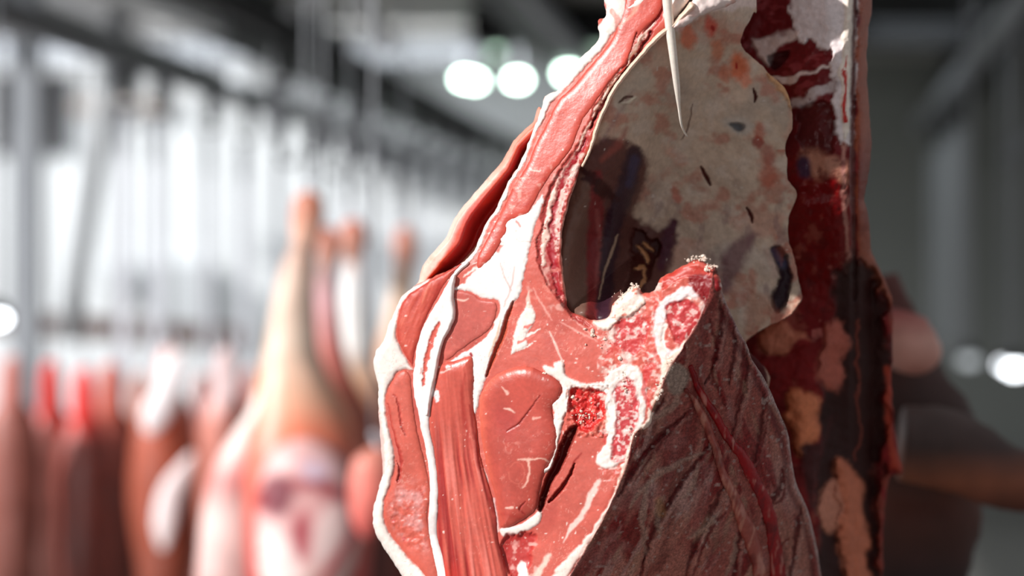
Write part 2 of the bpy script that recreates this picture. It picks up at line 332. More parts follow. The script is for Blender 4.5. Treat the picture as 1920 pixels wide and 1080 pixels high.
    for k, (x, y) in enumerate([(1012,606),(1010,622),(1000,634),(996,648)]): p.line([(x-28, y+9), (x-12, y+2), (x+3, y-5)], [3, 2, .8], FAT if k % 2 else (226,120,108), warp=3, wsc=6)
    p.line([(992,545),(990,560),(991,575)], [1, 3, 4], FATP, a=.9)
    p.line([(1030,622),(1042,648),(1053,676)], [1.5, 2.4, 1.2], (244, 190, 178), soft=1.2)
    for q in (((1000,540),(1020,575),(1034,600)), ((1015,500),(1030,535)), ((1052,605),(1085,622),(1120,640)), ((1076,600),(1105,625),(1128,632))):
        p.line(q, [.8, 1.8, .6], (242, 170, 158), warp=3, a=.8)
    # T of fat around the eye muscle
    p.poly([(1016,688),(1028,686),(1040,690),(1038,682),(1048,678),(1057,681),(1058,695),(1064,706),(1088,717),(1110,719),(1131,717),(1140,724),(1131,733),(1100,731),(1072,728),(1068,745),(1066,765),(1058,782),(1054,796),(1049,815),(1046,831),(1040,858),(1034,878),(1022,886),(1012,884),(1028,872),(1038,852),(1043,815),(1037,790),(1040,772),(1031,757),(1044,748),(1055,735),(1052,720),(1040,708),(1026,700)], FAT, soft=1.3, warp=2.5, wsc=7, dh=.0022, edge=6)
    p.poly([(937,994),(950,990),(968,986),(995,972),(1014,956),(1013,976),(1000,988),(983,996),(960,1003),(944,1006)], FAT, soft=1.3, warp=2, dh=.0015)
    p.line([(896,866),(908,896),(914,918)], [3, 6, 2], FAT, warp=2); p.line([(925,935),(930,972),(934,995)], [2, 3, 3], (232, 190, 186))
    # dark gap right of the eye muscle
    p.poly([(1082,795),(1062,808),(1048,835),(1040,860),(1028,885),(1016,915),(1008,948),(1014,962),(1024,940),(1036,905),(1052,880),(1066,850),(1078,820)], (105, 18, 16), soft=5, warp=2, dh=-.012, edge=12)
    p.line([(1078,870),(1064,900),(1048,922),(1030,942)], [1, 3.5, 4.5, 2], (140, 26, 22), soft=2.5, dh=-.005)
    p.line([(1090,850),(1076,868)], [1, 2], (160, 40, 34), soft=2)
    p.poly([(945,1005),(975,1000),(1003,998),(1000,1030),(985,1080),(955,1080),(938,1045)], (190, 58, 54), soft=5, warp=7, dh=-.004, edge=20)
    m = sm(.2, .5, fbm(X, Y, 15, 71, 3))*((X > 930) & (X < 1010) & (Y > 990)); p.mix(m*.7, (242, 185, 175))
    # lower right fat stripes
    p.line([(1124,900),(1108,930),(1096,960),(1075,985),(1058,1015)], [3, 6, 4, 5, 1], (246, 205, 195), warp=4, soft=2.5)
    p.line([(1160,925),(1140,960),(1120,995),(1092,1030),(1060,1065),(1040,1100),(1010,1150)], [5, 8, 7, 9, 10, 14, 12], (248, 222, 212), warp=5, soft=3, dh=.0015)
    p.line([(1030,1040),(1000,1090),(960,1150)], [3, 8, 14], FATP, warp=4, soft=3)
    p.line([(978,1060),(985,1100)], [8, 12], FAT, warp=5)
    # bone and crumbs by the crest
    zone = sm(0, 40, X-1128+.1*(Y-700))*(Y < 900)*(Y > 540)
    m = sm(-.05, .35, fbm(X, Y, 24, 81, 4))*sm(1118, 1150, X+.45*(Y-600)*(Y > 600)*0)*(Y > 530)*(Y < 700); p.mix(m*.85, (246, 222, 212))
    m = sm(.1, .4, fbm(X, Y, 15, 83, 4))*(X > 1120)*(Y > 560)*(Y < 900); p.mix(m*.5, (214, 56, 56))
    p.h += .0011*fbm(X, Y, 11, 85, 3)*sm(1110, 1150, X)*(Y > 520)*(Y < 900)
    p.poly([(1110,600),(1141,595),(1147,573),(1166,554),(1189,536),(1203,550),(1208,572),(1190,585),(1160,600),(1140,622),(1120,612)], (250, 228, 214), soft=2.5, warp=5, dh=.002)
    m = sm(.28, .5, fbm(X, Y, 10, 87, 3))*((X > 1130) & (X < 1215) & (Y > 540) & (Y < 600)); p.mix(m*.8, (224, 90, 60))
    p.poly([(1242,525),(1262,510),(1290,500),(1315,500),(1332,512),(1320,522),(1290,520),(1262,530),(1245,545)], (196, 60, 48), soft=2, warp=3, dh=-.001)
    p.poly([(1262,548),(1290,535),(1316,548),(1322,575),(1312,600),(1322,560),(1300,556),(1280,560),(1262,575),(1248,600),(1240,640),(1262,664),(1240,670),(1226,620),(1232,580)], (240, 222, 222), soft=3, warp=5, dh=.001)
    p.poly([(1250,572),(1275,562),(1300,567),(1317,589),(1306,615),(1292,642),(1280,654),(1266,640),(1260,620),(1252,600)], (196, 60, 62), soft=3, warp=5, dh=-.0012)
    p.poly([(1152,614),(1168,598),(1191,589),(1214,600),(1216,628),(1205,655),(1176,664),(1158,648)], (204, 66, 66), soft=5, warp=8, dh=-.001)
    p.poly([(1290,520),(1325,515),(1350,530),(1345,560),(1325,590),(1318,565),(1300,545)], (140, 20, 26), soft=3, warp=4)
    p.line([(1246,608),(1238,640),(1250,680),(1262,668)], [4, 7, 9, 5], FAT, warp=4)
    # lower vertebra: bone shell with marrow
    p.poly([(1134,728),(1140,705),(1160,688),(1182,684),(1200,694),(1212,725),(1212,760),(1204,800),(1192,818),(1180,850),(1165,868),(1135,880),(1118,862),(1128,842),(1140,828),(1136,790),(1134,760)], FAT, soft=2, warp=4, dh=.001)
    p.poly([(1152,735),(1165,712),(1182,712),(1194,738),(1196,780),(1190,812),(1178,845),(1165,868),(1146,862),(1150,835),(1152,800),(1156,770)], (200, 66, 70), soft=4, warp=7, dh=-.001)
    m = sm(.15, .4, fbm(X, Y, 9, 91, 3))*((X > 1150) & (X < 1196) & (Y > 705) & (Y < 770)); p.mix(m*.8, (250, 225, 220))
    m = sm(.3, .45, fbm(X, Y, 8, 92, 3))*((X > 1150) & (X < 1196) & (Y > 770) & (Y < 860)); p.mix(m*.8, (250, 225, 220))
    # crumbly chewed red patch
    p.poly([(1070,732),(1110,728),(1134,738),(1134,770),(1122,795),(1100,812),(1080,800),(1068,768)], (205, 40, 36), soft=3, warp=6, dh=-.003, edge=14)
    i = ((X > 1062) & (X < 1142) & (Y > 722) & (Y < 820)); p.h += i*.003*fbm(X, Y, 9, 93, 3)
    p.mix(i*sm(.25, .5, fbm(X, Y, 7, 94, 3))*.7, (250, 170, 150))
    m = sm(.12, .4, fbm(X, Y, 8, 95, 3))*((X > 1120) & (Y > 555) & (Y < 880)); p.mix(m*.6, (252, 226, 216))
    # crest edge, fatty and rough
    cr = [(1336,560),(1314,608),(1292,642),(1285,664),(1264,687),(1249,726),(1233,757),(1218,796),(1194,816),(1187,854),(1179,878),(1156,932),(1132,983),(1105,1029),(1078,1080),(1040,1150)]
    p.line(cr, [4, 5, 8, 16, 22, 14, 12, 10, 9, 12, 14, 6, 5, 7, 8, 8], (250, 226, 210), warp=5, wsc=9, soft=2.5, brk=.25, dh=.001)
    p.line([(1215,690),(1208,740),(1226,770)], [6, 4, 3], (214, 60, 60), warp=5, a=.8)
    # marbling and white flecks everywhere on muscle
    for s_, (sx, sy) in enumerate(((1.6, .5), (.6, 1.5), (1.2, .9))):
        f = fbm(X*sx+Y*.3*(s_-1), Y*sy, 16, 101+s_, 3); m = sm(.035, .0, np.abs(f-.12))*sm(.1, .5, fbm(X, Y, 50, 111+s_, 2)); p.mix(m*.55, (240, 168, 152))
    p.flecks((252, 225, 215), .70, 8, 121, .85)
def face_back(X, Y, e):
    t = np.clip(e/55, 0, 1); return D0(X, Y)+.007+.03*np.sqrt(1-(1-t)**2)
STEP = 1.7
slab('cut_face', face, face_front, face_back, M_flesh, beef, STEP, paint_face, rag=(2.2, 9, 4))

def over(name, poly, h, edge, paint, step=STEP, sink=.0006, label=None, rag=(1.6, 10, 6), mat_=None, grow=0):
    """a muscle or fat seam of its own, bulging out of the cut face"""
    def fr(X, Y, e):
        t = np.clip(e/edge, 0, 1); return D0(X, Y)+sink-(h+sink)*np.sqrt(np.clip(1-(1-t)**2, 0, 1))-.00012*fbm(X, Y, 12, 8, 3)
    return slab(name, poly, fr, lambda X, Y, e: D0(X, Y)+.005, mat_ or M_flesh, beef, step, paint, rag=rag, label=label)
def marble(p, n=3, a=.5, where=1, seed=200):
    X, Y = p.X, p.Y
    for s_ in range(n):
        sx, sy = ((1.5, .5), (.6, 1.4), (1.1, 1.0))[s_ % 3]
        f = fbm(X*sx+Y*.25*(s_-1), Y*sy, 20, seed+s_, 3); m = sm(.03, 0, np.abs(f-.1))*sm(.15, .5, fbm(X, Y, 45, seed+10+s_, 2)); p.mix(m*a*where, (240, 165, 150))
    p.flecks((252, 225, 215), .74, 8, seed+30, .8)
def paint_eye(p, e):
    X, Y = p.X, p.Y
    p.c[:] = lin((194, 82, 70)); p.mottle(70, .16, 31); p.mottle(26, .12, 33); p.mottle(9, .09, 32); p.mix(sm(.15, .55, fbm(X, Y, 60, 35, 3))*.45, (158, 60, 58))
    p.mix(sm(16, 0, e)*sm(960, 900, X)*.8, (222, 108, 86))
    p.mix(sm(24, 0, e)*(X < 1000)*(Y < 800)*.5, (226, 112, 92))
    p.poly([(925,765),(948,760),(966,775),(972,800),(958,822),(940,815),(926,790)], (184, 72, 66), soft=14, warp=8, a=.8)
    p.line([(1012,742),(992,770),(972,795),(950,808)], [.8, 1.4, 1.8, .8], (150, 44, 40), soft=2, dh=-.001)
    p.line([(970,862),(990,862),(1015,860),(1034,868)], [1, 2.2, 1.4, 1], (240, 186, 168), warp=3, wsc=8)
    p.line([(990,864),(992,890),(980,915)], [1.8, 2.2, 1], (240, 182, 164), warp=3, wsc=8)
    p.line([(956,876),(972,866),(985,885),(975,905),(958,902),(954,886)], .8, (216, 112, 96), a=.6)
    p.line([(945,765),(956,768),(966,774)], [.6, 2, .6], (246, 200, 185)); p.line([(940,726),(953,738)], [1, 2], (244, 190, 175), warp=3)
    p.line([(1000,785),(1014,782)], [2, 1.4], (238, 170, 155), warp=3)
    p.line([(948,952),(962,952)], 1.4, (246, 190, 175)); p.line([(940,962),(990,975)], [1, 6], (170, 40, 34), soft=6, a=.5)
    p.line([(985,940),(975,955),(985,965)], [1, 2, 1], (165, 44, 40), soft=2, dh=-.001)
    marble(p, 3, .35, seed=211); p.r[:] = .33
over('eye_muscle', EYE, .0055, 34, paint_eye, label='smooth oval eye of lean muscle')
def paint_chop(p, e):
    p.c[:] = lin((202, 98, 88)); p.mottle(45, .14, 41); p.mottle(12, .08, 42); X, Y = p.X, p.Y
    p.mix(sm(.2, .6, fbm(X*.25+Y*.1, Y*1.2-X*.15, 10, 43, 3))*.35, (226, 120, 104))
    p.line([(853,560),(868,563),(878,560)], [.6, 1.8, .6], (246, 200, 185)); marble(p, 2, .3, seed=231); p.r[:] = .35
over('muscle', CHOP, .0012, 9, paint_chop)
def paint_lowl(p, e):
    X, Y = p.X, p.Y
    p.c[:] = lin((210, 98, 82)); p.mottle(40, .14, 51); p.mottle(12, .1, 52)
    p.line([(726,760),(732,800),(742,838),(750,870),(746,905)], [3, 5, 6, 5, 2], (168, 46, 40), soft=4, warp=4, dh=-.002)
    p.line([(737,740),(748,760),(752,790),(762,815)], [1, 1.8, 1.8, 1], (176, 60, 54), soft=2, warp=4, dh=-.001)
    q = sm(890, 930, Y)*sm(1050, 1010, Y)*sm(4, 14, e); p.mix(q*sm(-.25, .35, fbm(X, Y, 16, 53, 4))*.65, (232, 170, 166)); p.h += .0012*q*fbm(X, Y, 9, 54, 3)
    p.mix(sm(.35, .6, fbm(X, Y, 9, 55, 3))*q*.6, (198, 50, 60)); marble(p, 3, .4, seed=241)
over('muscle', LOWL, .0022, 14, paint_lowl)
def paint_upl(p, e):
    X, Y = p.X, p.Y; p.c[:] = lin((208, 86, 70)); u = (X-780)*.9+.35*(Y-600)
    f = fbm(u*1.6, Y*.28, 14, 61, 4); p.mix(sm(.1, .6, f)*.6, (236, 130, 106)); p.mix(sm(-.1, -.6, f)*.7, (180, 56, 48)); p.h += .0007*f
    p.mix(sm(10, 0, e)*.5, (172, 42, 36)); marble(p, 1, .5, seed=251)
over('muscle', UPL, .0018, 14, paint_upl)
def paint_fan(p, e):
    X, Y = p.X, p.Y; sx = np.interp(Y, [660, 760, 860, 960, 1080, 1180], [842, 850, 858, 872, 890, 900]); wd = np.interp(Y, [660, 760, 860, 960, 1080, 1180], [38, 46, 46, 55, 62, 62])
    u = (X-sx)/wd*46
    p.c[:] = lin((204, 92, 78)); f = fbm(u*1.7, Y*.12, 13, 71, 3); s = sm(760, 900, Y)
    g = fbm(u, Y*.035, 7.5, 73, 2)
    p.mix(sm(.1, .6, f)*.35, (230, 120, 104)); p.mix(sm(.0, -.5, g)*(.15+.75*s), (160, 40, 40)); p.mix(sm(.15, .6, g)*s*.55, (236, 140, 128))
    p.mottle(30, .12, 75); p.h += .0005*f+.0022*g*s
    p.line([(872,700),(866,740),(872,790),(884,840)], [1, 3, 4, 1], (182, 62, 54), soft=4, a=.8)
    p.line([(812,742),(818,735),(820,752)], [3, 5, 3], (240, 220, 220), warp=3, wsc=6); p.line([(828,700),(846,690)], 1, (246, 200, 190), warp=4)
    p.mix(sm(1035, 1090, Y)*sm(880, 840, X)*.6, (226, 60, 44)); marble(p, 1, .4, seed=261); p.r[:] = .30
    p.line([(880,760),(892,830),(900,880),(925,960)], [2, 2, 3, 3], (168, 56, 50), soft=2.5)
over('muscle', FAN, .0045, 26, paint_fan, label='long stringy muscle with vertical grain')
def paint_strip(p, e):
    X, Y = p.X, p.Y; p.c[:] = lin((206, 84, 70)); p.mottle(50, .14, 81); p.mottle(12, .1, 82)
    p.line([(1195,60),(1180,110),(1150,146),(1118,190)], [1.5, 3, 2, 1], (170, 44, 40), soft=2.5, dh=-.002)
    p.line([(1160,50),(1190,20),(1200,-30)], [1, 4, 6], (236, 150, 130), soft=3); p.line([(1140,110),(1120,150)], 3, (190, 74, 64), soft=5)
    p.line([(992,316),(1008,322),(1014,318)], [.8, 2, .8], (246, 200, 186), warp=4); p.line([(975,335),(992,334)], 1, (244, 190, 175), warp=3)
    i = ((Y > 310)); p.mix(i*sm(.25, .5, fbm(X, Y, 15, 84, 3))*.55, (242, 180, 165)); p.mix((Y > 330)*sm(.3, .5, fbm(X, Y, 12, 85, 3))*.5, (190, 60, 54))
    marble(p, 2, .4, seed=271); p.r[:] = .33
over('muscle', STRIP, .0016, 14, paint_strip, label='long flat band of lean muscle running up the flank')
# main white fat seam, forked at the top
def ribbon(pts, wd):
    pts = smooth_poly(pts, 3, False); wd = np.interp(np.linspace(0, 1, len(pts)), np.linspace(0, 1, len(wd)), wd)
    t = np.gradient(pts, axis=0); t /= np.linalg.norm(t, axis=1)[:, None]+1e-9; nrm = np.stack([-t[:, 1], t[:, 0]], 1)
    return np.concatenate([pts+nrm*wd[:, None], (pts-nrm*wd[:, None])[::-1]])
def paint_seam(p, e):
    p.c[:] = lin((248, 238, 234)); p.mottle(18, .04, 91); X, Y = p.X, p.Y
    p.mix(sm(.3, .6, fbm(X, Y, 13, 92, 3))*.25, (238, 196, 188)); p.mix(sm(950, 975, Y)*sm(1012, 995, Y)*.5, (200, 184, 184)); p.r[:] = .4
SEAML = [(872,490),(850,512),(831,545),(815,573),(796,607),(784,639),(778,680),(774,705),(777,745),(785,780),(790,812),(800,855),(806,913),(803,960),(804,1005),(811,1045),(820,1090),(825,1170),(856,1170),(846,1090),(834,1045),(822,1005),(822,960),(823,913),(817,855),(809,812),(806,785),(812,750),(818,712),(824,675),(833,640),(848,604),(855,575),(850,545),(853,520),(880,494)]
def paint_seaml(p, e):
    paint_seam(p, e)
    p.line([(824,604),(814,626),(804,655),(797,690),(794,722)], [2, 5, 5, 4, 2], (214, 92, 78), soft=1.5, warp=4, wsc=7, brk=.35, dh=-.001)
    p.line([(790,690),(788,700)], [1, 1], (214, 120, 108), warp=2)
SEAMR = ribbon([(852,515),(845,540),(843,565),(847,588),(841,610),(829,635),(820,662),(814,692),(808,722),(803,752),(800,780)], [3,8,9,8,7,6,6,7,7,6,4])
over('fat_seam', SEAML, .0028, 10, paint_seaml, rag=(2.2, 12, 9), label='broad white fat seam')
over('fat_seam', SEAMR, .0062, 9, paint_seam, rag=(1.2, 12, 10), label='raised white fat ridge, right fork of the seam')
def paint_seamgap(p, e):
    p.c[:] = lin((226, 110, 92)); p.mix(sm(.0, .3, fbm(p.X, p.Y, 9, 95, 3))*.8, (248, 215, 205))

# outer flap left of the strip: hollow dark red pocket with a pale rim
flap = [(1012,200),(1000,228),(982,245),(961,267),(950,288),(939,307),(920,328),(902,348),(880,374),(866,390),(853,409),(845,425),(837,444),(820,464),(806,481),(796,495),(790,509),(784,529),(770,545),(790,545),(830,530),(868,512),(900,490),(920,455),(950,400),(985,340),(1010,290),(1030,240)]
RIMF = np.array([(1010,205),(995,236),(961,267),(939,307),(902,348),(866,390),(853,409),(837,444),(806,481),(788,512),(780,530)], float)
def flap_front(X, Y, e):
    d = dist_line(X, Y, RIMF); rin = np.interp(Y, [250, 320, 400, 450, 500, 530], [10, 16, 20, 25, 22, 14])
    return D0(X, Y)+.010+.034*sm(rin, rin+26, d)+.006*sm(8, 0, e)
def paint_flap(p, e):
    X, Y = p.X, p.Y; d = dist_line(X, Y, RIMF); p.c[:] = lin((176, 30, 26)); p.mottle(20, .2, 301, ax=1.2, ay=.6)
    rin = np.interp(Y, [250, 320, 400, 450, 500, 530], [8, 14, 15, 20, 22, 18])+3*fbm(X, Y, 20, 302)
    p.mix(sm(rin+8, rin-2, d), (226, 84, 50)); p.mix(sm(rin, rin-7, d), (246, 206, 190))
    q = sm(350, 300, Y)*sm(14, 2, d); p.mix(q*.6, (224, 120, 90)); p.mix(sm(.2, .6, fbm(X, Y, 18, 303))*sm(rin, rin-8, d)*.5, (236, 160, 130))
    p.line([(958,345),(925,372),(895,384),(868,412),(850,450),(838,490)], [4, 7, 5, 5, 4, 3], (214, 44, 28), soft=8, a=.7)
slab('outer_flap', flap, flap_front, lambda X, Y, e: D0(X, Y)+.052, M_flesh, beef, STEP, paint_flap, rag=(1.6, 12, 14), label='outer flap with a dark red hollow behind a pale rim')

# inner rib wall (lower right of the crest), dry grey pleura
pleura = [(1340,500),(1352,540),(1364,573),(1380,608),(1402,652),(1410,675),(1434,712),(1451,749),(1466,784),(1478,816),(1484,862),(1494,909),(1508,940),(1517,963),(1526,1000),(1533,1033),(1541,1084),(1560,1180),(1560,1290),(930,1290),(1010,1180),(1068,1080),(1100,1025),(1126,983),(1150,932),(1172,878),(1180,854),(1188,816),(1212,796),(1226,757),(1240,726),(1255,687),(1276,660),(1284,642),(1306,608),(1326,560)]
PE = np.array([(1345,515),(1364,573),(1402,652),(1451,749),(1478,816),(1494,909),(1517,963),(1533,1033),(1541,1084),(1560,1180),(1560,1290)], float)
def pleura_front(X, Y, e):
    xc = crest(Y); u = (X-xc)*PX; base = D0(xc, Y)+.0015
    d = dist_line(X, Y, PE)
    return base+.95*np.maximum(u, -.002)-.9*np.maximum(u, 0)**2*0 +.02*np.sin(np.clip(u/.17, 0, 1)*math.pi)*-1 +.010*(1-np.sqrt(np.clip(1-(1-np.clip(d/22, 0, 1))**2, 0, 1)))
def paint_pleura(p, e):
    X, Y = p.X, p.Y
    p.c[:] = lin((196, 128, 114)); p.mottle(70, .18, 401)
    # muscle streaks fan down-left from the vessel on its left, up-right on its right
    vx = np.interp(Y, [600, 690, 760, 840, 900, 960, 1020, 1090, 1290], [1280, 1290, 1318, 1360, 1385, 1408, 1425, 1440, 1470])
    L = X < vx
    u = np.where(L, (X-vx)*.80+(Y-700)*.60+.0008*(Y-700)**2*0, (X-vx)*.97+(Y-700)*.18)
    v = np.where(L, (X-vx)*.60-(Y-700)*.80, -(X-vx)*.18+(Y-700)*.97)
    f = fbm(u, v*.16, 26, 403, 3); g = fbm(u*1.3, v*.22, 15, 405, 3)
    p.mix(sm(.1, .32, f)*sm(.62, .42, f)*.9, (134, 18, 24)); p.mix(sm(.22, .38, g)*.7, (204, 160, 152)); p.mix(sm(-.15, -.45, f)*.6, (112, 44, 42)); p.mix(sm(.1,.5,fbm(X,Y,55,415,3))*.4, (206,156,150)); p.mix(sm(.05,.35,fbm(u*.8,v*.12,34,417,3))*.5,(160,44,46))
    p.h += .0030*f+.001*g
    for q, w_ in ((((1331,831),(1290,890),(1250,950),(1218,1012),(1200,1080)), 6), (((1286,775),(1235,820),(1190,880),(1160,930)), 6), (((1362,905),(1330,965),(1300,1030),(1285,1090)), 6), (((1250,740),(1215,790)), 5),
                  (((1433,741),(1428,790),(1416,854),(1400,880)), 5), (((1467,877),(1462,915),(1441,950),(1432,985)), 6), (((1400,650),(1398,710),(1384,770),(1372,820)), 4), (((1352,560),(1350,620),(1340,680),(1322,720)), 4), (((1500,950),(1492,1010),(1480,1080)), 5), (((1375,600),(1378,660),(1366,720)), 4), (((1390,990),(1380,1040),(1376,1090)), 5)):
        p.line(q, [1, w_, w_*.8, 1.5], (96, 14, 20), soft=3, warp=5, dh=-.0022, a=.85)
        q2 = [(x+w_+5, y+2) for x, y in q]; p.line(q2, [1, 4, 3, 1], (222, 168, 156), soft=4, warp=5, a=.45, dh=.0012)
    p.mix(sm(.3, .6, fbm(u, v*.3, 22, 407, 3))*sm(1010, 900, np.abs(X-1230)+Y*0+700)*.5, (190, 150, 128))
    for q in (((1330,600),(1345,650),(1335,700),(1360,760)), ((1385,620),(1395,680),(1380,760)), ((1440,780),(1425,850),(1415,890)), ((1468,880),(1470,930),(1445,950)), ((1478,1010),(1455,1040),(1450,1080)), ((1250,810),(1200,860),(1172,900)), ((1300,760),(1240,830),(1190,900)), ((1360,960),(1330,1000),(1300,1080)), ((1240,940),(1215,1010),(1205,1080))):
        p.line(q, [1.5, 4, 1.5], (124, 24, 28), soft=3, warp=5, dh=-.0015, a=.85)
    for q in (((1284,712),(1262,760),(1230,782)), ((1320,850),(1270,870),(1215,905),(1180,950)), ((1310,870),(1300,910),(1280,935)), ((1345,960),(1325,990),(1290,1010)), ((1380,1000),(1375,1040),(1362,1080)), ((1215,905),(1205,960),(1210,1040)), ((1245,930),(1232,960),(1238,1000))):
        p.line(q, [2, 6, 3], (196, 158, 142), soft=3, warp=5, a=.7, dh=.001)
    p.line([(1236,940),(1240,962)], [7, 9], (206, 150, 100), soft=6, a=.5)
    p.poly([(1252,690),(1272,682),(1292,700),(1285,730),(1262,740),(1250,720)], (190, 160, 146), soft=4)
    p.line(PE[:9], [3, 3, 4, 4, 4, 4, 5, 4, 4], (208, 176, 172), soft=2.5, warp=4, brk=.35, dh=.0015)
    p.line(PE[1:9]-np.array([14, -6]), [5, 4, 5, 6, 5, 4, 3, 3], (110, 40, 42), soft=5, a=.7, dh=-.0015)
    p.mix(sm(.5, .6, fbm(X, Y, 9, 411, 2))*.5, (214, 190, 182)); p.r[:] = .5
slab('rib_side_membrane', pleura, pleura_front, lambda X, Y, e: pleura_front(X, Y, e)+.012+.035*np.clip(e/80, 0, 1), M_pleura, beef, 2.2, paint_pleura, rag=(1.5, 14, 17), label='grey dried membrane with dark red streaks')
def vessel(name, pts, rad, lift, rgb, rgb2, label):
    pts = np.array(pts, float)
    rb = ribbon(pts, rad)
    def fr(X, Y, e): return pleura_front(X, Y, e)+.002-(lift+.002)*np.sqrt(np.clip(1-(1-np.clip(e/max(rad)*1.1, 0, 1))**2, 0, 1))
    def pa(p, e):
        p.c[:] = lin(rgb); p.mix(sm(.0, .4, fbm(p.X*1.5+p.Y*.4, p.Y*.35, 14, 421, 3))*.8, rgb2); p.h += .0022*fbm(p.X, p.Y, 22, 422); p.mix(sm(.1, .5, fbm(p.X, p.Y, 30, 425, 3))*.6, (96, 10, 16)); p.mix(sm(.2, .5, fbm(p.X*1.5, p.Y*.4, 12, 427, 3))*.6, (214, 150, 136)); p.r[:] = .35
    slab(name, rb, fr, lambda X, Y, e: pleura_front(X, Y, e)+.006, M_dark, beef, 2.2, pa, rag=(5, 34, 23), label=label)
vessel('blood_vessel', [(1292,685),(1310,730),(1345,790),(1370,830),(1390,850),(1408,885),(1430,930),(1446,985),(1455,1040),(1462,1100),(1470,1200)], [5,8,9,9,12,14,13,14,15,17,18], .005, (158, 8, 20), (120, 14, 24), 'dark red vessel')
vessel('tendon', [(1283,728),(1300,752),(1318,785),(1335,825),(1350,870),(1368,910),(1385,950),(1405,1000),(1418,1050),(1430,1110),(1440,1200)], [4,6,9,8,9,9,13,15,13,12,12], .008, (168, 84, 74), (204, 140, 122), 'pinkish tendon strip')

# chest cavity wall (set back behind the face)
cav = [(1330,-100),(1270,-60),(1210,0),(1150,100),(1080,200),(1030,300),(990,400),(985,560),(1040,680),(1150,760),(1300,800),(1400,790),(1440,720),(1425,680),(1405,655),(1400,640),(1438,614),(1480,590),(1500,564),(1497,530),(1488,480),(1475,425),(1493,370),(1479,333),(1475,274),(1486,230),(1475,174),(1434,130),(1402,100),(1392,78),(1397,56),(1412,25),(1419,0),(1425,-260)]
INE = np.array([(1330,-120),(1300,0),(1235,67),(1191,115),(1150,167),(1121,230),(1106,278),(1087,315),(1081,340),(1065,387),(1054,434),(1053,472),(1056,513),(1062,560),(1068,582),(1130,600)], float)
def cav_front(X, Y, e):
    d = dist_line(X, Y, INE); ins_ = X > np.interp(Y, INE[::1, 1], INE[:, 0]); d = np.where(ins_, d, 0)
    deep = .085+.05*sm(150, 450, Y)
    low = sm(1180, 1060, X)*sm(300, 480, Y)
    f = D0(X, Y)+.012+deep*sm(0, 170, d)+.045*low*sm(0, 70, d)+.40*(X-1150)*PX*(X > 1150)
    ribs = .005*np.cos(((X-1060)+.38*(Y-400))/34*math.pi)*sm(1260, 1180, X)*sm(270, 380, Y)
    return f+ribs-.003*fbm(X, Y, 60, 501, 3)-.001*fbm(X, Y, 16, 503, 3)
